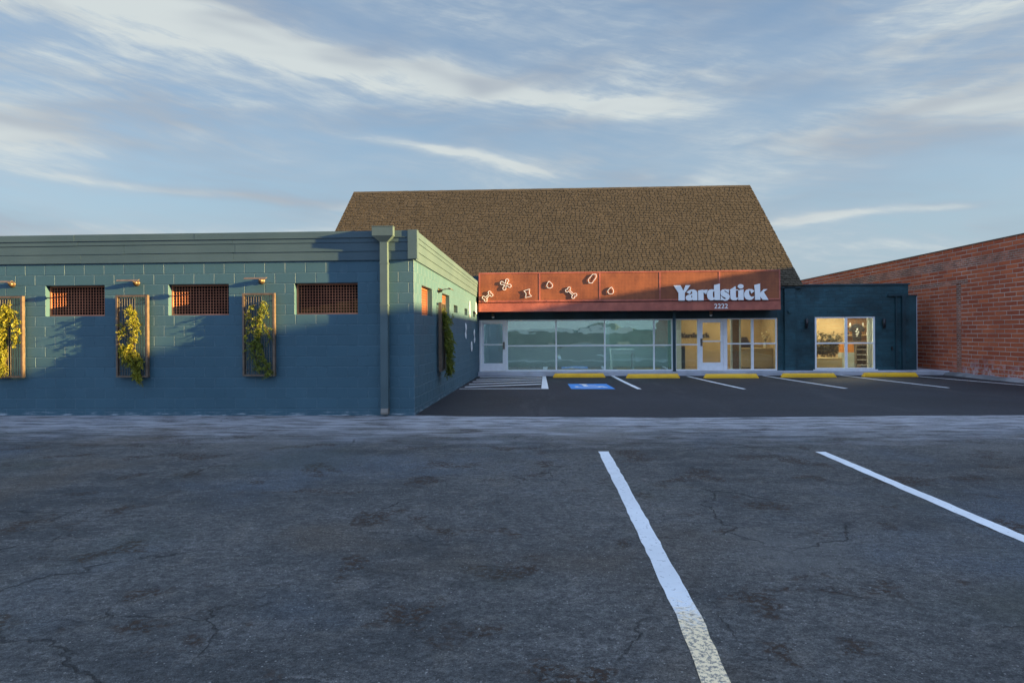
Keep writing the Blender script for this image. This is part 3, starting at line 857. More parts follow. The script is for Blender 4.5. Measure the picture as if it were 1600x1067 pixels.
def egg_crate(mb, u0, u1, v0, v1, cell, bar, fn, d0, d1):
    nu = max(1, round((u1 - u0) / cell)); nv = max(1, round((v1 - v0) / cell))
    def bx(a0, a1, b0, b1, e0, e1):
        vs = [fn(a, b, e) for e in (e0, e1) for a, b in ((a0, b0), (a1, b0), (a1, b1), (a0, b1))]
        mb.add(vs, [(0, 1, 2, 3), (7, 6, 5, 4), (0, 4, 5, 1), (1, 5, 6, 2), (2, 6, 7, 3), (3, 7, 4, 0)], random.random())
    for i in range(1, nu):
        u = u0 + (u1 - u0) * i / nu
        bx(u - bar / 2, u + bar / 2, v0, v1, d0, d1)
    for j in range(1, nv):
        v = v0 + (v1 - v0) * j / nv
        bx(u0, u1, v - bar / 2, v + bar / 2, d0 + 0.004, d1 - 0.004)
def grille_window(a, b, c, d, fn, cell=0.057, fr=0.032, dep=0.115, label=None):
    mb = MB()
    def bx(a0, a1, b0, b1, e0, e1):
        vs = [fn(u, v, e) for e in (e0, e1) for u, v in ((a0, b0), (a1, b0), (a1, b1), (a0, b1))]
        mb.add(vs, [(0, 1, 2, 3), (7, 6, 5, 4), (0, 4, 5, 1), (1, 5, 6, 2), (2, 6, 7, 3), (3, 7, 4, 0)])
    g = 0.003
    bx(a + g, a + fr, c + g, d - g, dep, dep + 0.05); bx(b - fr, b - g, c + g, d - g, dep, dep + 0.05)
    bx(a + fr, b - fr, c + g, c + fr, dep, dep + 0.05); bx(a + fr, b - fr, d - fr, d - g, dep, dep + 0.05)
    w = mb.build('window', M['grille'], lb)
    if label: w['label'] = label
    mb = MB()
    egg_crate(mb, a + fr, b - fr, c + fr, d - fr, cell, 0.0075, fn, dep + 0.016, dep + 0.027)
    mb.build('grille', M['grille'], w)
fnd_f = lambda u, v, e: (u, BY + e, v)
fnd_s = lambda u, v, e: (BX - e, u, v)
for h in win_front:
    grille_window(*h, fnd_f)
for h in win_side:
    grille_window(*h, fnd_s, 0.057 if h[3] - h[2] > 0.4 else 0.07)

# ---- lamps over the trellises (local: wall at y = 0, outwards is -y)
def make_bar_lamp(label, loc, rz):
    t = thing('wall_lamp', label, 'wall lamp', (0, 0, 0), 0, 'bar lamps above the trellis panels')
    mb = MB()
    mb.tube([(0, 0.0, 0), (0, -0.02, 0)], 0.062, 20)
    mb.build('wall_plate', M['brass'], t, True)
    mb = MB(); mb.ball((0, -0.05, 0), 0.048, 0.048, 0.048)
    mb.build('knuckle', M['brass'], t, True)
    mb = MB(); mb.tube([(0, -0.05, 0), (0, -0.14, 0.028), (0, -0.30, 0.035)], 0.011, 8)
    mb.build('arm', M['bronze'], t, True)
    mb = MB()
    prof = [(-0.335, 0.012), (-0.30, 0.046), (-0.265, 0.048), (-0.262, 0.038), (-0.30, 0.034), (-0.325, 0.008)]
    mb.prism(prof, -0.215, 0.215, lambda u, v, a: (a, u, v))
    mb.build('lamp_shade', M['bronze'], t)
    t.location = loc; t.rotation_euler = (0, 0, rz)
    return t
lamp0 = make_bar_lamp('bronze bar lamp above the leftmost trellis, cut by the photo edge', (-10.565, BY, 2.64), 0)
dup(lamp0, (-8.03, BY, 2.64), 0, 'bronze bar lamp above the second trellis from the left photo edge')
dup(lamp0, (-5.53, BY, 2.655), 0, 'bronze bar lamp on the front block wall, nearest to the downspout')
dup(lamp0, (BX, 15.95, 2.63), R(90), 'bronze bar lamp on the sunlit side wall facing the parking lot')

# ---- trellis panels (local: wall at y = 0, centred on x, z from 0)
TW, TH = 0.635, 1.60
def make_trellis(label, loc, rz):
    t = thing('trellis_panel', label, 'trellis', (0, 0, 0), 0, 'bronze framed trellis panels on the block walls')
    mb = MB()
    w = 0.036
    mb.box(-TW / 2, -TW / 2 + w, -0.115, -0.045, 0, TH); mb.box(TW / 2 - w, TW / 2, -0.115, -0.045, 0, TH)
    mb.box(-TW / 2 + w, TW / 2 - w, -0.113, -0.047, 0, w); mb.box(-TW / 2 + w, TW / 2 - w, -0.113, -0.047, TH - w, TH)
    mb.build('frame', M['bronze'], t)
    mb = MB()
    n = 11
    for i in range(n):
        x = -TW / 2 + w + (TW - 2 * w) * (i + 0.5) / n
        mb.box(x - 0.003, x + 0.003, -0.088, -0.074, w, TH - w)
    k = 30
    for j in range(k):
        z = w + (TH - 2 * w) * (j + 0.5) / k
        mb.box(-TW / 2 + w, TW / 2 - w, -0.069, -0.064, z - 0.002, z + 0.002)
    mb.build('grid', M['steel'], t)
    for x in (-TW / 2 + 0.07, TW / 2 - 0.07):
        for z in (0.12, TH - 0.14):
            mb = MB()
            mb.tube([(x, 0, z), (x, -0.10, z)], 0.010, 8)
            mb.build('standoff', M['steel'], t)
    t.location = loc; t.rotation_euler = (0, 0, rz)
    return t
tr0 = make_trellis('bronze trellis panel with the thickest yellow-green vine, cut by the left photo edge', (-10.60, BY, 0.80), 0)
dup(tr0, (-8.075, BY, 0.80), 0, 'bronze trellis panel whose vine sweeps to its lower right, second from left')
dup(tr0, (-5.555, BY, 0.815), 0, 'bronze trellis panel with the sparsest vine, between the window grilles near the downspout')
dup(tr0, (BX, 15.98, 0.74), R(90), 'bronze trellis panel seen edge-on on the side wall facing the lot')

# ---- vines
def vine(label, strands, leafmat, origin, rz, size=0.045, seed=1, outv=0.10):
    rg = random.Random(seed)
    t = thing('climbing_vine', label, 'climbing plant', (0, 0, 0), 0, 'vines trained on the trellis panels')
    lv = MB(); stm = MB()
    for pts, rad, cnt in strands:
        P = [Vector((p[0], -0.10 - (p[2] if len(p) > 2 else 0.0), p[1])) for p in pts]
        for s_ in range(3):
            path = []
            for i in range(len(P) - 1):
                for k in range(5):
                    q = P[i].lerp(P[i + 1], k / 5)
                    path.append(q + Vector((rg.uniform(-1, 1) * rad * 0.5, rg.uniform(-0.02, 0.01), rg.uniform(-0.01, 0.01))))
            path.append(P[-1])
            stm.tube(path, rg.uniform(0.003, 0.006), 5)
        seg = [(P[i + 1] - P[i]).length for i in range(len(P) - 1)]
        tot = sum(seg)
        nsub = max(3, int(cnt / 11))
        for c_ in range(nsub):                     # sprigs of leaves
            d = rg.random() * tot
            i = 0
            while i < len(seg) - 1 and d > seg[i]:
                d -= seg[i]; i += 1
            base = P[i].lerp(P[i + 1], min(1, d / seg[i]))
            rr = rad * (0.55 + 0.7 * rg.random())
            ang = rg.uniform(0, 2 * math.pi)
            base = base + Vector((math.cos(ang) * rr * rg.random() * 1.1, -abs(rg.gauss(0, 0.5)) * outv * 0.8, math.sin(ang) * rr * 0.6))
            dirn = Vector((rg.uniform(-0.6, 0.6), rg.uniform(-0.5, 0.1), -1 + rg.uniform(-0.2, 0.9))).normalized()
            Ls = rg.uniform(0.06, 0.17)
            stm.tube([base, base + dirn * Ls], 0.002, 3)
            tone = rg.random()
            for k in range(16):
                c = base + dirn * Ls * (k / 15) + Vector((rg.gauss(0, 0.012), rg.gauss(0, 0.012), rg.gauss(0, 0.01)))
                sz = size * 0.86 * rg.choice((0.45, 0.7, 0.9, 1.0, 1.25, 1.5)) * rg.uniform(0.85, 1.15)
                n_ = Vector((rg.gauss(0, 0.8), -1 + rg.gauss(0, 0.6), rg.gauss(0.25, 0.7))).normalized()
                a = n_.cross(Vector((rg.gauss(0, 1), rg.gauss(0, 1), rg.gauss(0, 1)))).normalized()
                b = n_.cross(a)
                fold = n_ * sz * 0.16
                lv.add([c - a * sz * .5, c + b * sz * .26 + fold, c + a * sz * .5, c - b * sz * .26 + fold],
                       [(0, 1, 2), (0, 2, 3)], min(1, max(0, tone * 0.6 + rg.random() * 0.4)))
    lv.build('foliage', leafmat, t)
    stm.build('stem', M['stem'], t)
    t.location = origin; t.rotation_euler = (0, 0, rz)
    return t
def px2(l, cx, by):
    return [((x - cx) / 81.5, (by - y) / 81.5) for x, y in l]
c1 = -10.60; 
P1 = lambda l: px2(l, 16, 589); P2 = lambda l: px2(l, 211, 589); P3 = lambda l: px2(l, 407.5, 587)
vine('thick yellow-green vine reaching to the bottom of the leftmost trellis', [
    (P1([(20, 470), (14, 490), (8, 515), (12, 545), (10, 583)]), 0.11, 1500), (P1([(6, 476), (3, 510), (2, 545), (4, 580)]), 0.10, 900),
    (P1([(14, 472), (28, 490), (33, 508), (32, 522), (29, 538)]), 0.055, 420), (P1([(-3, 480), (-4, 520), (0, 560)]), 0.08, 500)],
    M['leafA'], (-10.60, BY, 0.80), 0, 0.046, 3)
vine('vine with yellow top and green tail swept to the right, on the second trellis', [
    (P2([(208, 476), (215, 492), (220, 508), (213, 527), (208, 545)]), 0.085, 950), (P2([(204, 541), (211, 557), (219, 573), (224, 592)]), 0.075, 1000),
    (P2([(200, 500), (196, 515), (190, 519)]), 0.05, 130), (P2([(196, 538), (201, 548), (203, 560)]), 0.07, 420), (P2([(213, 545), (222, 555), (227, 568)]), 0.05, 320)],
    M['leafA'], (-8.075, BY, 0.80), 0, 0.042, 5)
vine('sparse dark green vine on the trellis nearest to the downspout', [
    (P3([(413, 470), (416, 482), (410, 496)]), 0.075, 420), (P3([(411, 497), (406, 518), (409, 540), (417, 562), (424, 582)]), 0.075, 1100),
    (P3([(402, 475), (393, 480), (392, 500), (388, 512)]), 0.035, 150), (P3([(400, 500), (390, 517), (386, 528)]), 0.04, 130),
    (P3([(402, 522), (400, 545), (408, 575)]), 0.045, 330), (P3([(416, 505), (425, 520), (424, 535)]), 0.03, 130), (P3([(392, 532), (400, 545)]), 0.03, 60)],
    M['leafB'], (-5.555, BY, 0.815), 0, 0.036, 8)
vine('bushy green vine bulging out from the side wall trellis', [
    ([(-0.05, 1.42, 0.0), (-0.03, 1.15, 0.02), (-0.05, 0.8, 0.05), (0.0, 0.45, 0.08), (-0.05, 0.02, 0.08)], 0.17, 2600),
    ([(0.15, 1.35, 0.0), (0.2, 0.8, 0.05), (0.15, 0.3, 0.09), (0.15, -0.05, 0.10)], 0.13, 1600)],
    M['leafB'], (BX, 15.98, 0.74), R(90), 0.048, 11, 0.16)

# ================================================================== SHOP BUILDING
FY = 25.5
RX0, RX1 = -9.07, 9.32
st = thing('shop_building', 'shop with a steep brown shingle roof, white framed glass front and dark blue brick annex', 'building', (3.5, 25.5, 0.2))
# ---- walls: header above the glass, body, right pier
mb = MB()
mb.box(-2.54, 8.42, FY, FY + 0.18, 2.125, 3.30)
mb.box(-9.0, -2.56, FY + 0.01, FY + 0.2, 0.05, 3.32)
mb.quad((RX0 + .1, FY + .05, 0), (RX0 + .1, 38, 0), (RX0 + .1, 38, 3.4), (RX0 + .1, FY + .05, 3.4))
mb.add([(RX0 + .1, FY + .2, 3.3), (RX0 + .1, 38.1, 3.3), (RX0 + .1, 31.8, 8.15)], [(0, 2, 1)])
mb.add([(RX1 - .1, FY + .2, 3.3), (RX1 - .1, 38.1, 3.3), (RX1 - .1, 31.8, 8.15)], [(0, 1, 2)])
mb.quad((RX0, 38, 0), (14, 38, 0), (14, 38, 3.2), (RX0, 38, 3.2))
mb.box(-3.2, -2.452, 24.62, FY - 0.01, 3.05, 3.70)
mb.build('wall', M['darkblue'], st)
mb = MB()
zb = [0.2 + 0.115 * i for i in range(28)]
fnp = lambda u, v, o=0.0: (u, FY - o, v)
ewin = (9.77, 11.925, 0.235, 2.157)
holes_plane(mb, 8.42, 13.10, 0.05, 3.29, [ewin], fnp)
courses(mb, 8.42, 13.10, zb[:27], 0.30, [ewin, (8.66, 9.03, 0, 9)], fnp, joint=0.012, prot=0.005, cham=0.004, jitter=0.003, off0=9.0, lenvar=0.03)
# pier standing proud
mb.box(8.655, 9.035, FY - 0.11, FY - 0.0005, 0.199, 3.24)
fnq = lambda u, v, o=0.0: (u, FY - 0.111 - o, v)
courses(mb, 8.66, 9.03, zb[:26], 0.30, [], fnq, joint=0.012, prot=0.004, cham=0.004, jitter=0.003, off0=8.66, lenvar=0.03)
# window reveal, end wall and lower return
a, b, c, d = ewin
mb.quad((a, FY, c), (a, FY, d), (a, FY + .16, d), (a, FY + .16, c)); mb.quad((b, FY, c), (b, FY + .16, c), (b, FY + .16, d), (b, FY, d))
mb.quad((a, FY, d), (b, FY, d), (b, FY + .16, d), (a, FY + .16, d)); mb.quad((a, FY, c), (a, FY + .16, c), (b, FY + .16, c), (b, FY, c))
mb.quad((13.10, FY, 0.05), (13.10, 38, 0.05), (13.10, 38, 3.29), (13.10, FY, 3.29))
mb.box(13.102, 13.405, FY + 0.03, 38, 0.05, 2.88)
mb.build('annex_wall', M['brickblue'], st)
mb = MB()
mb.box(8.45, 13.14, FY - 0.045, FY + 0.35, 3.292, 3.345)
mb.box(13.106, 13.42, FY + 0.01, FY + 0.35, 2.882, 2.925)
mb.quad((9.3, FY + .3, 3.30), (13.1, FY + .3, 3.30), (13.1, 38, 3.25), (9.3, 38, 3.25))
mb.build('annex_parapet_cap', M['darkblue'], st)
mb = MB()
mb.box(13.40, 13.425, FY + 0.028, FY + 0.05, 0.21, 2.87)
mb.build('caulk_joint', M['concrete'], st)
# scupper, leader and door-like recess at the annex end
mb = MB()
mb.box(12.36, 13.0, FY - 0.09, FY - 0.006, 2.885, 2.925)
mb.box(12.62, 12.66, FY - 0.075, FY - 0.006, 0.21, 2.884)
mb.box(12.84, 12.95, FY - 0.10, FY - 0.006, 0.21, 2.884)
mb.build('downspout', M['darkblue'], st)
mb = MB()
mb.tube([(12.50, FY - 0.006, 1.02), (12.50, FY - 0.05, 1.02)], 0.035, 10)
mb.tube([(12.50, FY - 0.04, 1.06), (12.50, FY - 0.04, 0.92)], 0.022, 8)
mb.build('hose_tap', M['black'], st)
mb = MB()
mb.tube([(8.84, FY - 0.112, 2.375), (8.84, FY - 0.16, 2.375)], [0.085, 0.085], 18)
mb.build('vent_cap', M['brickblue'], st)
# ---- roof: shingle courses
mb = MB()
EY, EZ, GY, GZ = 25.36, 3.28, 31.8, 8.32
sl_d = Vector((0, GY - EY, GZ - EZ)); SL = sl_d.length; sl_d.normalize()
sl_n = Vector((0, -sl_d.z, sl_d.y))
expo = 0.150
nrow = int(SL / expo)
for k in range(nrow):
    s0 = k * expo; s1 = min(SL, s0 + expo * 1.55)
    x = RX0 - random.uniform(0, 0.3)
    rowt = random.uniform(-0.02, 0.02)
    while x < RX1:
        w = random.choice((0.14, 0.16, 0.19, 0.22)) + random.uniform(-0.015, 0.015)
        a = max(RX0, x + 0.012); b = min(RX1, x + w - 0.012)
        if b - a > 0.02:
            j = random.uniform(-0.018, 0.018)
            th = 0.016 + random.uniform(0, 0.014)
            q0 = Vector((0, EY, EZ)) + sl_d * (s0 + j); q1 = Vector((0, EY, EZ)) + sl_d * s1
            lo = q0 + sl_n * 0.002; hi = q0 + sl_n * (th + 0.004); up = q1 + sl_n * 0.001
            mb.add([(a, lo.y, lo.z), (b, lo.y, lo.z), (b, hi.y, hi.z), (a, hi.y, hi.z), (a, up.y, up.z), (b, up.y, up.z)],
                   [(0, 1, 2, 3), (3, 2, 5, 4), (0, 3, 4), (1, 5, 2)], min(1, max(0, random.gauss(0.5, 0.24) + rowt)))
        x += w
rf = None
e0 = Vector((0, EY, EZ)); g0 = Vector((0, GY, GZ))
mb.quad((RX0, EY, EZ), (RX1, EY, EZ), (RX1, GY, GZ), (RX0, GY, GZ), 0.1)
mb.quad((RX0, GY, GZ + .002), (RX1, GY, GZ + .002), (RX1, 38.4, EZ), (RX0, 38.4, EZ), 0.4)
mb.quad((RX1 + .001, EY, EZ), (RX1 + .001, GY, GZ), (RX1 + .001, GY, GZ - .14), (RX1 + .001, EY + .18, EZ), 0.1)
rf = mb.build('roof', M['shingle'], st)
mb = MB()
x = RX0
while x < RX1:
    w = 0.26
    b = min(RX1, x + w)
    mb.prism([(GY - 0.15, GZ - 0.095), (GY, GZ + 0.022), (GY + 0.15, GZ - 0.095), (GY + 0.15, GZ - 0.110), (GY, GZ + 0.004), (GY - 0.15, GZ - 0.110)],
             x, b + 0.0 - 0.004, lambda u, v, a_: (a_, u, v + random.uniform(0, 0.008)), random.random())
    x += w
mb.build('ridge_cap', M['shingle'], rf)
mb = MB()
mb.box(RX0 + 0.02, RX1 - 0.02, EY + 0.03, EY + 0.06, EZ - 0.07, EZ - 0.01)
mb.quad((RX0, EY + 0.06, EZ - 0.065), (RX0, FY + 0.0, EZ - 0.065), (RX1, FY + 0.0, EZ - 0.065), (RX1, EY + 0.06, EZ - 0.065))
mb.build('eave_fascia', M['darkblue'], st)
# ---- inside of the shop
mb = MB()
mb.quad((-2.5, FY + .1, 0.203), (13.0, FY + .1, 0.203), (13.0, 29.5, 0.203), (-2.5, 29.5, 0.203))
mb.build('inner_floor', M['floorin'], st)
mb = MB()
mb.quad((-2.5, FY + .17, 2.62), (13.0, FY + .17, 2.62), (13.0, 29.5, 2.62), (-2.5, 29.5, 2.62))
mb.build('inner_ceiling', M['ceil'], st)
mb = MB()
mb.box(-2.52, 5.02, 29.0, 29.1, 0.2, 2.62); mb.box(-2.53, -2.47, FY + .1, 29.0, 0.2, 2.62)
mb.box(4.98, 5.06, 26.4, 28.99, 0.2, 2.62)
mb.build('inner_wall', M['wallteal'], st)
mb = MB()
mb.box(5.07, 8.75, 28.4, 28.5, 0.2, 2.62); mb.box(8.75, 8.85, FY + .18, 28.6, 0.2, 2.62)
mb.box(9.331, 13.08, 28.301, 28.4, 0.2, 2.62); mb.box(13.0, 13.08, FY + .18, 28.3, 0.2, 2.62); mb.box(9.25, 9.33, FY + .18, 28.3, 0.2, 2.62)
mb.build('inner_wall', M['walltan'], st)
# ---- storefront: bays of white frame with two panes each
def bay(x0, x1, z0, z1, bar, gm, pl=0.026, pr=0.026, mull=()):
    mb = MB()
    y0, y1 = FY + 0.02, FY + 0.10
    hw = 0.024
    mb.box(x0, x0 + pl, y0, y1, z0, z1); mb.box(x1 - pr, x1, y0, y1, z0, z1)
    mb.box(x0 + pl, x1 - pr, y0, y1, z1 - 0.042, z1); mb.box(x0 + pl, x1 - pr, y0, y1, z0, z0 + 0.05)
    mb.box(x0 + pl, x1 - pr, y0, y1, bar - hw, bar + hw)
    w = mb.build('window', M['white'], st)
    for a, b in ((z0 + 0.05, bar - hw), (bar + hw, z1 - 0.042)):
        p = MB(); p.box(x0 + pl, x1 - pr, FY + 0.055, FY + 0.061, a, b)
        p.build('pane', gm, w)
    return w
Z0, Z1 = 0.203, 2.122
for x0, x1, g in ((-1.50, 0.331, 'glass'), (0.333, 2.133, 'glass'), (2.135, 3.946, 'glassb'), (3.948, 4.62, 'glassb')):
    bay(x0, x1, Z0, Z1, 1.150, M[g])
bay(4.735, 5.56, Z0, Z1, 1.165, M['glassc'])
bay(6.545, 7.532, Z0, Z1, 1.19, M['glassc'], 0.075, 0.045)
bay(7.534, 8.415, Z0, Z1, 1.19, M['glassc'], 0.045, 0.045)
mb = MB(); mb.box(4.622, 4.733, FY + 0.0, FY + 0.10, 0.203, 2.122)
mb.build('jamb_post', M['white'], st)
def door(x0, x1, hinge, gm, bar):
    y0, y1 = FY + 0.01, FY + 0.11
    mb = MB()
    j = 0.07
    mb.box(x0, x0 + j, y0, y1, Z0, Z1); mb.box(x1 - j, x1, y0, y1, Z0, Z1); mb.box(x0 + j, x1 - j, y0, y1, Z1 - 0.045, Z1)
    fr = mb.build('door_frame', M['white'], st)
    a, b = x0 + j + 0.006, x1 - j - 0.006
    zt = Z1 - 0.05
    mb = MB()
    ya, yb = FY + 0.03, FY + 0.075
    s = 0.088
    mb.box(a, a + s, ya, yb, Z0 + .006, zt); mb.box(b - s, b, ya, yb, Z0 + .006, zt)
    mb.box(a + s, b - s, ya, yb, zt - 0.10, zt); mb.box(a + s, b - s, ya, yb, Z0 + .006, Z0 + 0.30)
    dr = mb.build('door', M['white'], st)
    mb = MB(); mb.box(a + s, b - s, FY + 0.05, FY + 0.056, Z0 + 0.30, zt - 0.10)
    mb.build('pane', gm, dr)
    mb = MB(); mb.box(a + 0.03, b - 0.03, FY - 0.012, FY + 0.012, bar - 0.022, bar + 0.022)
    mb.box(a + 0.03, a + 0.06, FY + 0.012, FY + 0.03, bar - 0.02, bar + 0.02); mb.box(b - 0.06, b - 0.03, FY + 0.012, FY + 0.03, bar - 0.02, bar + 0.02)
    mb.build('push_bar', M['white'], dr)
    hx_ = b - 0.045 if hinge == 'l' else a + 0.045
    mb = MB()
    mb.box(hx_ - 0.035, hx_ + 0.035, FY - 0.012, FY + 0.0295, bar - 0.17, bar + 0.10)
    mb.tube([(hx_, FY - 0.013, bar + 0.055), (hx_, FY - 0.035, bar + 0.055)], 0.022, 10)
    mb.build('lock', M['steel'], dr)
    return dr
door(-2.54, -1.502, 'l', M['glassd'], 1.20)
door(5.562, 6.543, 'r', M['glassc'], 1.285)
# annex window
mb = MB()
y0, y1 = FY + 0.02, FY + 0.10
xm = 10.90
for x0, x1 in ((9.773, 9.84), (xm - 0.045, xm + 0.045), (11.86, 11.922)):
    mb.box(x0, x1, y0, y1, 0.238, 2.154)
for x0, x1 in ((9.84, xm - 0.045), (xm + 0.045, 11.86)):
    for z0, z1 in ((0.238, 0.29), (1.165, 1.215), (2.10, 2.154)):
        mb.box(x0, x1, y0, y1, z0, z1)
aw_ = mb.build('window', M['white'], st)
for x0, x1 in ((9.84, xm - 0.045), (xm + 0.045, 11.86)):
    for z0, z1 in ((0.29, 1.165), (1.215, 2.10)):
        p = MB(); p.box(x0, x1, FY + 0.055, FY + 0.061, z0, z1); p.build('pane', M['glassc'], aw_)
# base sill flashing
mb = MB(); mb.box(9.70, 12.0, FY - 0.03, FY - 0.008, 0.203, 0.232)
mb.build('sill', M['white'], st)

# ---- post carrying the sign canopy
pt = thing('canopy_post', 'slim dark blue steel post in front of the shop glass, under the red sign', 'post', (4.60, 24.95, 0.2))
mb = MB(); mb.box(4.555, 4.655, 25.02, 25.10, 0.212, 2.40)
mb.build('shaft', M['darkblue'], pt)
mb = MB(); mb.box(4.51, 4.70, 25.01, 25.14, 0.2015, 0.2125)
mb.build('base_plate', M['darkblue'], pt)

# ================================================================== SIGN CANOPY
SY = 24.5
sg = thing('sign_board', 'long rust-red metal sign board above the shop front with white lettering and outline shapes', 'sign', (2.9, SY, 2.4))
SX0, SX1 = -2.45, 8.21
seams_x = [SX0, -0.262, 1.883, 4.009, 6.094, SX1]
ZB, ZP0, ZP1 = 2.40, 2.74, 3.80
for i in range(5):
    mb = MB(); mb.box(seams_x[i] + 0.002, seams_x[i + 1] - 0.002, SY, SY + 0.04, ZP0, ZP1 - 0.002, random.random())
    mb.build('panel', M['rust'], sg)
mb = MB()
for i, x in enumerate(seams_x):
    w = 0.05
    a = x if i == 0 else (x - w if i == 5 else x - w / 2)
    mb.box(a, a + w, SY - 0.006, SY - 0.0015, ZP0 + 0.0605, ZP1 - 0.0455)
mb.box(SX0, SX1, SY - 0.012, SY - 0.0015, ZP1 - 0.045, ZP1)
mb.box(SX0, SX1, SY - 0.012, SY - 0.0015, ZP0, ZP0 + 0.06)
mb.build('frame', M['rustframe'], sg)
mb = MB()
mb.box(SX0 - 0.01, SX1 + 0.01, SY + 0.010, SY + 0.9, ZB, ZP0 - 0.03)
mb.build('lower_band', M['rustframe'], sg)
mb = MB()
mb.box(SX0, SX0 + 0.04, SY + 0.041, SY + 0.95, ZP0 - 0.028, ZP1 - 0.01); mb.box(SX1 - 0.04, SX1, SY + 0.041, SY + 0.95, ZP0 - 0.028, ZP1 - 0.01)
mb.box(SX0 + 0.041, SX1 - 0.041, SY + 0.041, SY + 0.95, ZP1 - 0.05, ZP1 - 0.012)
mb.build('side_return', M['rustframe'], sg)
for i in range(24):
    x = SX0 + 0.22 + i * 0.445
    mb = MB()
    mb.tube([(x, SY - 0.0115, ZP0 + 0.03), (x, SY - 0.017, ZP0 + 0.03)], 0.010, 6)
    mb.build('rivet', M['coping'], sg)
# lettering, traced as outlines (units: twentieths of a letter-drawing pixel)
def q2(l):
    return [(1400 + 1.025 * x, 607 - (585 - y) * 1.025) for x, y in l]
GL = {
 'Y': [[(25, 120), (240, 120), (335, 300), (405, 120), (555, 120), (375, 370), (375, 607), (180, 607), (180, 370)]],
 'a': [[(430, 348), (490, 292), (570, 258), (660, 258), (735, 290), (770, 355), (770, 607), (630, 607), (630, 578), (570, 610), (490, 616), (425, 585),
        (402, 525), (420, 465), (480, 428), (560, 408), (612, 390), (612, 330), (598, 305), (572, 330), (558, 372), (530, 402)],
       [(610, 440), (580, 455), (576, 490), (585, 520), (610, 515)]],
 'r': [[(800, 290), (965, 262), (965, 300), (1000, 272), (1100, 265), (1045, 420), (965, 345), (970, 607), (800, 607)]],
 'd': [[(1300, 120), (1480, 80), (1480, 605), (1310, 602), (1310, 575), (1260, 605), (1190, 610), (1110, 565), (1080, 490), (1076, 400), (1095, 320), (1150, 270), (1230, 254), (1300, 275)],
       [(1310, 330), (1280, 310), (1260, 370), (1256, 450), (1268, 520), (1310, 525)]],
 's': [q2([(95, 350), (110, 290), (160, 255), (240, 243), (330, 257), (355, 250), (355, 372), (235, 290), (208, 292), (225, 315), (345, 395), (378, 460), (365, 540), (310, 590), (230, 605), (150, 580), (100, 590), (100, 445), (205, 545), (245, 555), (262, 535), (240, 510), (140, 455), (100, 410)])],
 't': [q2([(378, 268), (545, 160), (560, 160), (560, 255), (632, 255), (632, 290), (565, 290), (565, 490), (585, 510), (630, 505), (618, 560), (560, 590), (480, 590), (420, 565), (395, 510), (395, 288), (378, 286)])],
 'i': [q2([(640, 280), (800, 250), (800, 585), (640, 585)]), q2([(715 + 88 * math.cos(k * math.pi / 10), 162 + 70 * math.sin(k * math.pi / 10)) for k in range(20)])],
 'c': [q2([(1132, 468), (1105, 530), (1050, 575), (970, 590), (890, 565), (835, 505), (815, 430), (830, 350), (880, 275), (960, 245), (1060, 250), (1133, 310), (1040, 390), (1000, 290), (975, 295), (965, 370), (985, 440), (1030, 480), (1090, 482)])],
 'k': [q2([(1130, 120), (1305, 80), (1305, 370), (1420, 255), (1530, 255), (1415, 345), (1560, 585), (1385, 585), (1310, 480), (1310, 585), (1150, 585), (1150, 400)])],
}
def letter(ch, s, x0, zb, yf, depth):
    polys = [[((x - 25) * s + x0, (607 - y) * s + zb) for x, y in pl] for pl in GL[ch]]
    return curve_mesh(polys, depth, lambda u, v, w: (u, yf - w, v))
LS = 3.30 / 2975.0
for ch in 'Yardstick':
    letter(ch, LS, 4.48, 2.742, SY - 0.0255, 0.045).build('letter', M['letter'], sg)
def text_mesh(ch, size):
    cu = bpy.data.curves.new("tmp", 'FONT')
    cu.body = ch; cu.size = size; cu.extrude = 0.006; cu.offset = 0.002
    ob = bpy.data.objects.new("tmp", cu); C.objects.link(ob)
    me = bpy.data.meshes.new_from_object(ob.evaluated_get(bpy.context.evaluated_depsgraph_get()))
    vs = [tuple(v.co) for v in me.vertices]; fs = [tuple(p.vertices) for p in me.polygons]
    bpy.data.objects.remove(ob); bpy.data.curves.remove(cu); bpy.data.meshes.remove(me)
    return vs, fs
vs, fs = text_mesh('2', 0.24)
for i in range(4):
    mb = MB(); mb.add([(5.905 + i * 0.122 + x, SY + 0.002 - z, 2.455 + y) for x, y, z in vs], fs)
    mb.build('digit', M['letter'], sg)

# ---- outline shapes
def bone(L, r, w):
    pts = []
    h = L / 2 - r
    def arc(cx, cy, a0, a1, n=14):
        return [(cx + r * math.cos(R(a0 + (a1 - a0) * i / n)), cy + r * math.sin(R(a0 + (a1 - a0) * i / n))) for i in range(n + 1)]
    pts += arc(h, r * 0.9, 198, -60)
    pts += arc(h, -r * 0.9, 60, -198)
    pts += arc(-h, -r * 0.9, 18, -240)
    pts += arc(-h, r * 0.9, 240, -18)
    return pts
def clover(L, r):
    pts = []
    for k in range(4):
        a = R(90 * k)
        for i in range(-7, 8):
            b = R(i * 19)
            x = L - r + r * math.cos(b); y = r * math.sin(b)
            pts.append((x * math.cos(a) - y * math.sin(a), x * math.sin(a) + y * math.cos(a)))
        m_ = R(90 * k + 45)
        pts.append((0.36 * (L - r) * math.cos(m_), 0.36 * (L - r) * math.sin(m_)))
    return pts
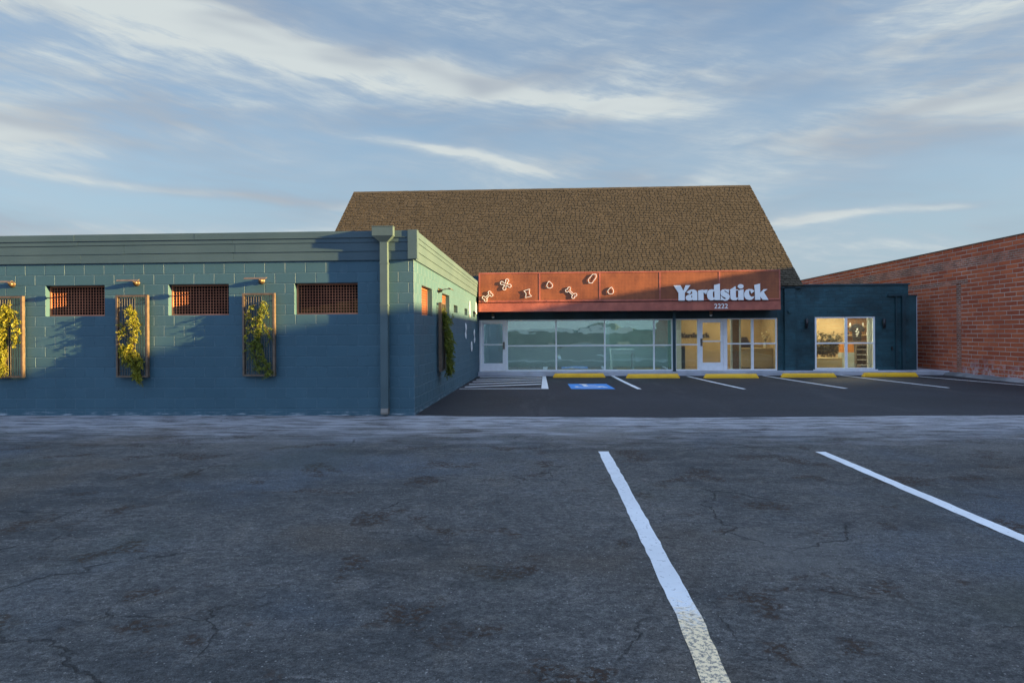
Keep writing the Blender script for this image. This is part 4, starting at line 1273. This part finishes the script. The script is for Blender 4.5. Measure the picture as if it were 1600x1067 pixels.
def ring_polys(pts, w):
    area = sum(pts[i - 1][0] * pts[i][1] - pts[i][0] * pts[i - 1][1] for i in range(len(pts)))
    if area < 0: pts = pts[::-1]
    inner = []
    n = len(pts)
    for i in range(n):
        p0, p1, p2 = Vector(pts[i - 1]), Vector(pts[i]), Vector(pts[(i + 1) % n])
        e1 = (p1 - p0); e2 = (p2 - p1)
        if e1.length < 1e-6 or e2.length < 1e-6: continue
        n1 = Vector((-e1.y, e1.x)).normalized(); n2 = Vector((-e2.y, e2.x)).normalized()
        nn = (n1 + n2)
        if nn.length < 0.1: continue
        nn.normalize()
        k = min(1.6, 1 / max(0.4, nn.dot(n1)))
        inner.append(tuple(p1 + nn * w * k))
    return [pts, inner]
def rot(pts, a, cx, cy, sc=1.0):
    c_, s_ = math.cos(R(a)), math.sin(R(a))
    return [(cx + sc * (x * c_ - y * s_), cy + sc * (x * s_ + y * c_)) for x, y in pts]
HG = [(-115, 75), (65, 130), (50, 0), (120, -80), (-65, -125), (-50, 0)]
DROP = catmull([(-17, 75), (30, 40), (60, 0), (45, -50), (0, -65), (-45, -50), (-60, 0), (-40, 40)], 3)
HEX = [(8, 85), (78, 85), (83, 25), (3, -90), (-62, -90), (-82, -20)]
def sc(pts, k, mx=1): return [(x * k * mx, y * k) for x, y in pts]
kz = 1 / (17.8 * 43.5); kz4 = 1 / (12.3 * 43.5)
ORN = [
 ('bone_outline', rot(bone(0.40, 0.062, .05), 40, -2.13, 2.955), 'white bone outline at the left end of the sign'),
 ('cross_bone_outline', rot(clover(0.215, 0.066), 70, -1.475, 3.375), 'white four-knobbed outline on the leftmost panel'),
 ('spool_outline', rot(sc(HG, kz), 0, -0.69, 3.045), 'white spool-shaped outline'),
 ('drop_outline', rot(sc(DROP, kz4), 0, 0.10, 3.34), 'white drop outline leaning left'),
 ('bone_outline', rot(bone(0.44, 0.062, .05), -46, 0.865, 3.055), 'white bone outline pointing down to the right'),
 ('hexagon_outline', rot(sc(HEX, kz4), 0, 1.615, 3.555), 'white long hexagon outline'),
 ('drop_outline', rot(sc(DROP, kz4, -1), 0, 2.27, 3.11), 'white drop outline leaning right, half in shade'),
]
for nm, pts, lab in ORN:
    m_ = curve_mesh(ring_polys(pts, 0.018), 0.022, lambda u, v, w: (u, SY - 0.010 - w, v)).build(nm, M['letter'], sg)
    m_['label'] = lab
# ornaments on the side wall of the block building (local: wall at x = 0, outwards +x)
def wall_orn(label, pts, y, z, w):
    t = curve_mesh(ring_polys(pts, w), 0.03, lambda u, v, e: (0.012 + e * 0.5, u, v)).build('wall_ornament', M['letter'])
    t.location = (BX + 0.004, y, z)
    tag(t, label, 'wall ornament', 'white ornaments on the side block wall')
wall_orn('sunlit white diamond ornament high on the block side wall, left of the topmost one', [(0, .29), (.20, .02), (0.05, -.28), (-.20, -.04)], 22.25, 2.40, 0.055)
wall_orn('sunlit white ornament high on the block side wall, nearest to the red sign', [(-.1, .24), (.2, .12), (.14, -.2), (-.2, -.12)], 24.25, 2.50, 0.055)
wall_orn('white bone ornament in shade on the block wall, below the middle small grille', rot(bone(0.46, 0.085, .05), 75, 0, 0), 21.15, 1.70, 0.06)
wall_orn('white bone ornament in shade on the block wall, nearest to the glass door', rot(bone(0.44, 0.085, .05), 105, 0, 0), 23.65, 1.53, 0.06)
wall_orn('white egg-shaped ornament, lowest on the block side wall', [(0.17 * math.cos(k * math.pi / 9), 0.17 * math.sin(k * math.pi / 9)) for k in range(18)], 22.75, 1.19, 0.07)

# ---- small lamps
def make_dome(label, loc):
    t = thing('canopy_lamp', label, 'ceiling lamp', loc, 0, 'opal lamps under the sign canopy')
    mb = MB(); mb.tube([(loc[0], loc[1], loc[2] + 0.10), (loc[0], loc[1], loc[2] - 0.06)], [0.062, 0.055], 14)
    mb.build('lamp_base', M['bronze'], t, True)
    mb = MB(); mb.ball((loc[0], loc[1], loc[2] - 0.055), 0.055, 0.055, 0.055)
    mb.build('globe', M['dome'], t, True)
    return t
dl = make_dome('small opal globe lamp under the sign, above the narrow glass door at its left end', (-1.99, 25.1, 2.29))
dup(dl, (5.93, 25.1, 2.30), 0, 'small opal globe lamp under the sign, above the door below the number 2222')
def make_sconce(label, loc):
    t = thing('wall_sconce', label, 'wall lamp', loc, 0, 'black sconces beside the annex window')
    mb = MB(); mb.box(loc[0] - 0.035, loc[0] + 0.035, loc[1] - 0.03, loc[1] - 0.012, loc[2] - 0.10, loc[2] + 0.10)
    mb.build('wall_plate', M['black'], t)
    mb = MB(); mb.tube([(loc[0], loc[1] - 0.085, loc[2] - 0.17), (loc[0], loc[1] - 0.085, loc[2] + 0.17)], 0.052, 16)
    mb.build('cylinder_shade', M['black'], t, True)
    return t
sc1 = make_sconce('black cylinder sconce left of the annex window, beside the blue pier', (9.45, FY, 1.92))
dup(sc1, (12.20, FY, 1.90), 0, 'black cylinder sconce right of the annex window')

# ---- wheel stops
def make_stop(label, loc):
    t = thing('wheel_stop', label, 'wheel stop', (0, 0, 0), 0, 'yellow wheel stops in front of the shop')
    mb = MB()
    L = 0.915
    ring = []
    for x, k in ((-L, 0.0), (-L + 0.07, 1.0), (L - 0.07, 1.0), (L, 0.0)):
        h = 0.145 * (1.0 if k else 0.25)
        ring.append([(x, -0.085, 0), (x, -0.080, h * 0.45), (x, -0.050, h * 0.93), (x, -0.038, h), (x, 0.038, h), (x, 0.050, h * .93), (x, 0.080, h * .45), (x, 0.085, 0)])
    n = 8
    vs = [p for r_ in ring for p in r_]
    fs = [(i * n + k, i * n + (k + 1) % n, (i + 1) * n + (k + 1) % n, (i + 1) * n + k) for i in range(3) for k in range(n)]
    fs += [tuple(range(n))[::-1], tuple(3 * n + k for k in range(n))]
    mb.add(vs, fs)
    mb.build('bar', M['yellow'], t)
    mb = MB()
    for x in (-0.6, 0.6):
        mb.tube([(x, 0, 0.1455), (x, 0, 0.150)], 0.022, 10)
    mb.build('anchor_pin', M['steel'], t)
    t.location = loc
    return t
s0 = make_stop('yellow wheel stop behind the blue wheelchair marking', (1.11, 24.14, ZN))
for x, y, lab in ((3.62, 23.72, 'yellow wheel stop in front of the canopy post, second from the wheelchair space'),
                  (6.24, 23.60, 'yellow wheel stop in front of the glass door under the number 2222'),
                  (8.90, 23.82, 'yellow wheel stop at the blue pier left of the annex window'),
                  (11.72, 24.05, 'yellow wheel stop in front of the annex window, nearest to the brick wall')):
    dup(s0, (x, y, ZN), R(random.uniform(-1.2, 1.2)), lab)

# ================================================================== BRICK BUILDING ON THE RIGHT
WX, WT = 14.30, 4.50
bb = thing('brick_building', 'red brick building whose long blank wall closes the lot on the right', 'building', (14.3, 25.0, 0.05))
fnb = lambda u, v, o=0.0: (WX + 0.003 - o, u, v)
mb = MB()
mb.quad(fnb(-40, 0), fnb(48, 0), fnb(48, WT), fnb(-40, WT))
mb.quad((WX + .008, -40, 0), (WX + .008, -40, WT), (46, -40, WT), (46, -40, 0))
mb.quad((WX + .008, 48, 0), (46, 48, 0), (46, 48, WT), (WX + .008, 48, WT))
mb.build('mortar_face', M['mortar'], bb)
mb = MB()
cz = 0.142
bzs = [0.10 + cz * i for i in range(32)]
bzs = [z for z in bzs if z <= WT + 0.05]; bzs[-1] = WT
pil = (24.38, 24.66, 0, 3.28)
bandA = (-50, 60, bzs[26], bzs[28]); bandB = (24.0, 60, bzs[22], bzs[23])
courses(mb, 8.0, 48.0, bzs, 0.56, [pil, bandA, bandB], fnb, joint=0.020, prot=0.003, cham=0.001, jitter=0.0015, off0=8.1, lenvar=0.07)
courses(mb, -40.0, 8.0, bzs, 0.56, [bandA], fnb, joint=0.020, prot=0.003, cham=0.001, jitter=0.0015, off0=8.1, lenvar=0.07)
mb.build('wall', M['brick'], bb)
mb = MB()
courses(mb, pil[0], pil[1], [0.1 + 0.075 * i for i in range(43)], 0.16, [], fnb, joint=0.013, prot=0.002, cham=0.001, jitter=0.0015, off0=24.4)
hA = (bandA[3] - bandA[2])
courses(mb, -5.0, 48.0, [bandA[2] + hA * i / 4 for i in range(5)], 0.24, [], fnb, joint=0.013, prot=0.002, cham=0.001, jitter=0.0015, off0=0.0, lenvar=0.02)
courses(mb, 24.0, 48.0, [bandB[2], (bandB[2] + bandB[3]) / 2, bandB[3]], 0.24, [], fnb, joint=0.013, prot=0.002, cham=0.001, jitter=0.0015, off0=0.0, lenvar=0.02)
mb.build('header_band', M['tanbrick'], bb)
mb = MB()
mb.box(WX - 0.02, WX + 0.30, -40, 48, WT + 0.002, WT + 0.03)
mb.build('coping', M['coping'], bb)
mb = MB()
mb.quad((WX + .3, -40, WT - .3), (46, -40, WT - .3), (46, 48, WT - .3), (WX + .3, 48, WT - .3))
mb.build('roof', M['flat_roof'], bb)
mb = MB()
mb.box(26.0, 40.0, -40, 48, WT - 0.35, 6.78)  # unseen raised mass, added to cast the shadow edge on sign and walls
mb.build('unseen_shadow_mass', M['brick'], bb)

# ================================================================== THINGS SEEN THROUGH THE GLASS
ty = 28.395
isg = thing('inner_wall_sign', 'dark lettering on the tan wall behind the glass door', 'sign', (6.1, ty, 1.5))
for ch in 'Yardstick':
    letter(ch, 1.20 / 2975, 5.46, 1.40, ty - 0.002, 0.02).build('letter', M['cloth'], isg)
dk = thing('reception_desk', 'light wood reception desk behind the last pane of the shop front', 'desk', (8.05, 27.3, 0.2))
mb = MB(); mb.box(7.55, 8.74, 27.0, 27.06, 0.24, 0.95)
mb.build('front_panel', M['wood'], dk)
mb = MB(); mb.box(7.50, 8.745, 26.96, 27.55, 0.952, 0.99); mb.box(7.55, 7.60, 27.062, 27.5, 0.24, 0.95)
mb.build('desk_top', M['wood'], dk)
ct = thing('office_chair', 'black high-backed chair behind the light wood reception desk', 'chair', (7.95, 27.9, 0.2))
mb = MB(); mb.prism([(7.70, 0.75), (8.30, 0.75), (8.16, 1.10), (8.0, 1.42), (7.82, 1.42)], 27.85, 27.95, lambda u, v, a: (u, a, v)); mb.build('backrest', M['cloth'], ct)
mb = MB(); mb.box(7.72, 8.2, 27.6, 27.84, 0.62, 0.70); mb.build('seat', M['cloth'], ct)
mb = MB(); mb.tube([(7.96, 27.72, 0.62), (7.96, 27.72, 0.26)], 0.03, 8)
for k in range(5):
    mb.tube([(7.96, 27.72, 0.27), (7.96 + 0.26 * math.cos(k * 1.257), 27.72 + 0.26 * math.sin(k * 1.257), 0.23)], 0.02, 6)
mb.build('base', M['black'], ct)
fl = thing('flower_vase', 'vase of pale yellow flowers on the reception desk end', 'vase', (8.55, 27.3, 0.99))
mb = MB(); mb.tube([(8.55, 27.3, 0.991), (8.55, 27.3, 1.08), (8.55, 27.3, 1.22)], [0.05, 0.075, 0.04], 12); mb.build('vase', M['wred'], fl, True)
mb = MB()
for k in range(14):
    a = random.uniform(0, 6.28); rr = random.uniform(0.02, 0.2)
    tip = (8.55 + rr * math.cos(a), 27.3 + rr * 0.6 * math.sin(a), 1.36 + random.uniform(0, 0.26))
    mb.tube([(8.55, 27.3, 1.2), tip], 0.004, 4)
mb.build('stem', M['dkleaf'], fl)
mb = MB()
for k in range(16):
    a = random.uniform(0, 6.28); rr = random.uniform(0.02, 0.2)
    mb.ball((8.55 + rr * math.cos(a), 27.3 + rr * 0.6 * math.sin(a), 1.36 + random.uniform(0, 0.26)), 0.03, 0.03, 0.025, 8, 5)
M['petal'] = plain("pale_petal", (0.80, 0.66, 0.36), 0.6)
mb.build('flower', M['petal'], fl)
# inner glass door with white stiles, and brown panel
idr = thing('inner_door', 'white framed inner glass door standing open behind the wide pane right of the entrance', 'door', (6.95, 26.6, 0.2))
for x in (6.98, 7.30):
    mb = MB(); mb.box(x - 0.035, x + 0.035, 26.3, 26.36, 0.205, 2.5)
    mb.build('stile', M['white'], idr)
mb = MB(); mb.box(7.016, 7.264, 26.32, 26.345, 0.21, 2.5); mb.build('panel', M['woodb'], idr)
# screen and desk in the left room
cur = thing('display_counter', 'pale counter standing behind the wide teal panes', 'counter', (3.0, 26.6, 0.2))
mb = MB(); mb.box(2.45, 3.35, 26.4, 27.0, 0.80, 0.98); mb.build('counter_top', M['white'], cur)
mb = MB(); mb.box(2.47, 2.53, 26.42, 26.98, 0.21, 0.798); mb.box(3.27, 3.33, 26.42, 26.98, 0.21, 0.798)
mb.build('leg', M['white'], cur)
scn = thing('pale_column', 'pale round-edged column just inside the teal glass', 'column', (2.30, 26.0, 0.2))
mb = MB(); mb.box(2.20, 2.34, 25.85, 26.0, 0.33, 2.50); mb.build('shaft', M['white'], scn)
mb = MB(); mb.box(2.18, 2.36, 25.83, 26.02, 0.204, 0.329); mb.build('base', M['white'], scn)
cu2 = thing('white_screen', 'white screen wall beside the canopy post, inside the clear glass', 'screen', (4.95, 26.0, 0.2))
mb = MB(); mb.box(4.78, 5.03, 25.95, 26.0, 0.21, 2.5); mb.build('board', M['white'], cu2)
mb = MB(); mb.box(5.035, 5.17, 25.96, 26.0, 0.21, 1.1); mb.build('edge_panel', M['cloth'], cu2)
# annex room
def leafy(name, label, loc, h, rad, n, seed):
    rg = random.Random(seed)
    t = thing(name, label, 'pot plant', loc)
    mb = MB(); mb.tube([(loc[0], loc[1], loc[2] + 0.002), (loc[0], loc[1], loc[2] + 0.32)], [0.12, 0.17], 14); mb.build('pot', M['wred'], t, True)
    lv = MB(); sm_ = MB()
    top = loc[2] + h
    for k in range(26):
        a = rg.uniform(0, 6.28); rr = rad * math.sqrt(rg.random())
        tip = Vector((loc[0] + rr * math.cos(a), loc[1] + rr * math.sin(a) * 0.6, loc[2] + 0.65 + (h - 0.65) * rg.random() * (1 - 0.4 * rr / rad)))
        b0 = Vector((loc[0], loc[1], loc[2] + 0.30 + 0.3 * rg.random()))
        sm_.tube([b0, b0.lerp(tip, .5) + Vector((0, 0, .08)), tip], 0.006, 4)
        for j in range(n // 26):
            c = b0.lerp(tip, rg.uniform(0.35, 1.0)) + Vector((rg.gauss(0, .06), rg.gauss(0, .05), rg.gauss(0, .05)))
            d_ = Vector((rg.gauss(0, 1), rg.gauss(0, 1), rg.gauss(0, 1))).normalized()
            e_ = d_.cross(Vector((rg.gauss(0, 1), rg.gauss(0, 1), rg.gauss(0, 1)))).normalized()
            s_ = rg.uniform(0.045, 0.085)
            lv.add([c - d_ * s_, c + e_ * s_ * .4, c + d_ * s_, c - e_ * s_ * .4], [(0, 1, 2, 3)], rg.random())
    sm_.build('stem', M['stem'], t); lv.build('foliage', M['dkleaf'], t)
    return t
leafy('indoor_plant', 'dark leafy pot plant behind the left half of the annex window', (10.72, 26.75, 0.205), 1.66, 0.60, 1100, 4)
bn = thing('plywood_bench', 'pale plywood bench box low behind the annex window', 'bench', (10.35, 26.3, 0.2))
mb = MB(); mb.box(9.95, 11.02, 26.15, 26.6, 0.21, 0.60); mb.build('box', M['wood'], bn)
mb = MB(); mb.box(9.93, 11.04, 26.13, 26.62, 0.602, 0.63); mb.build('seat', M['wood'], bn)
tb = thing('side_table', 'tan wooden table with thin legs behind the annex plant', 'table', (10.3, 27.5, 0.2))
mb = MB(); mb.box(9.9, 10.62, 27.3, 27.9, 1.20, 1.25); mb.build('table_top', M['wood'], tb)
for x in (9.95, 10.57):
    for y in (27.34, 27.86):
        mb = MB(); mb.box(x - 0.02, x + 0.02, y - 0.02, y + 0.02, 0.205, 1.198); mb.build('leg', M['woodb'], tb)
bx_ = thing('paper_stack', 'white stack of paper on the tan table inside the annex', 'paper', (10.4, 27.5, 1.25))
mb = MB(); mb.box(10.25, 10.55, 27.4, 27.7, 1.252, 1.27); mb.box(10.255, 10.545, 27.41, 27.69, 1.271, 1.30); mb.build('sheet', M['letter'], bx_)
sh = thing('tee_shirt', 'black T-shirt with a pale print hanging behind the annex window', 'T-shirt', (12.02, 27.2, 1.3))
tee = [(-0.22, -0.50), (0.22, -0.50), (0.24, 0.10), (0.36, 0.0), (0.44, 0.12), (0.25, 0.36), (0.09, 0.42), (0, 0.38), (-0.09, 0.42), (-0.25, 0.36), (-0.44, 0.12), (-0.36, 0.0), (-0.24, 0.10)]
mb = MB(); mb.prism([(12.02 + x * .68, 1.60 + y * .72) for x, y in tee], 27.16, 27.24, lambda u, v, a: (u, a, v)); mb.build('cloth', M['cloth'], sh)
mb = MB()
for (x, z, r1, r2) in ((0, 0.13, 0.05, 0.07), (-0.06, 0.02, 0.05, 0.04), (0.06, -0.02, 0.05, 0.05), (0, -0.12, 0.07, 0.05), (-0.02, -0.22, 0.03, 0.04)):
    mb.ball((12.02 + x * .7, 27.156, 1.60 + z * .72), r1 * .7, 0.006, r2 * .7, 10, 6)
mb.build('print', M['letter'], sh)
hg = MB(); hg.tube([(11.84, 27.2, 1.86), (12.02, 27.2, 1.91), (12.2, 27.2, 1.86)], 0.008, 6); hg.tube([(12.02, 27.2, 1.91), (12.02, 27.2, 2.6)], 0.006, 6)
hg.build('hanger', M['black'], sh)
sv = thing('wall_shelf', 'brown wooden wall shelves with small goods, right behind the annex window', 'shelf', (12.2, 28.0, 1.2))
mb = MB()
mb.box(12.05, 12.98, 28.26, 28.295, 1.25, 2.35)
mb.build('back_panel', M['woodb'], sv)
for z in (1.45, 1.80, 2.2):
    mb = MB(); mb.box(12.0, 12.985, 28.0, 28.255, z, z + 0.03); mb.build('shelf_board', M['wood'], sv)
for i in range(11):
    x = 11.6 + random.random() * 0.85; z = random.choice((1.481, 1.831, 2.231))
    x = 12.08 + i * 0.083
    z = (1.481, 1.831, 2.231)[i % 3]
    mb = MB(); hh = random.uniform(0.08, 0.15)
    mb.tube([(x, 28.1, z), (x, 28.1, z + hh * .7), (x, 28.1, z + hh)], [0.032, 0.032, 0.014], 10)
    tag(mb.build('jar', M['letter'] if i % 2 else M['cloth'], None, True), 'small %s jar on the annex wall shelves' % ('white' if i % 2 else 'dark'), 'jar', 'small jars on the annex shelves')
cb = thing('glass_cabinet', 'grey steel and glass cooler cabinet low behind the annex window', 'cabinet', (12.420, 27.4, 0.2))
mb = MB(); mb.box(11.970, 12.020, 27.2, 27.7, 0.21, 1.10); mb.box(12.400, 12.450, 27.2, 27.7, 0.21, 1.10); mb.box(12.022, 12.398, 27.2, 27.7, 1.06, 1.10)
mb.build('frame', M['steel'], cb)
mb = MB(); mb.box(12.022, 12.398, 27.6, 27.65, 0.25, 1.058)
mb.build('back_panel', M['black'], cb)
for z in (0.3, 0.5, 0.7, 0.9):
    mb = MB(); mb.box(12.022, 12.398, 27.24, 27.59, z, z + 0.02); mb.build('shelf', M['white'], cb)
ob_ = thing('orange_crate', 'orange crate on a pale plinth beside the glass cabinet', 'crate', (11.720, 27.4, 0.2))
mb = MB(); mb.box(11.480, 11.950, 27.3, 27.6, 0.80, 1.12); mb.build('crate_body', M['orange'], ob_)
mb = MB(); mb.box(11.470, 11.960, 27.28, 27.62, 0.21, 0.798); mb.build('plinth', M['wallteal'], ob_)
wc = thing('white_curtain', 'narrow white curtain at the right edge inside the annex window', 'curtain', (12.0, 25.9, 0.2))
mb = MB()
pts = [(11.78 + 0.02 * i, 25.80 + 0.02 * math.sin(i * 1.6)) for i in range(12)]
for (x0, y0), (x1, y1) in zip(pts[:-1], pts[1:]):
    mb.box(x0, x1 - .0005, min(y0, y1), max(y0, y1) + 0.012, 0.215, 2.45)
mb.build('cloth', M['letter'], wc)
mb = MB(); mb.tube([(11.7, 25.81, 2.46), (12.1, 25.81, 2.46)], 0.012, 8); mb.build('rod', M['black'], wc)
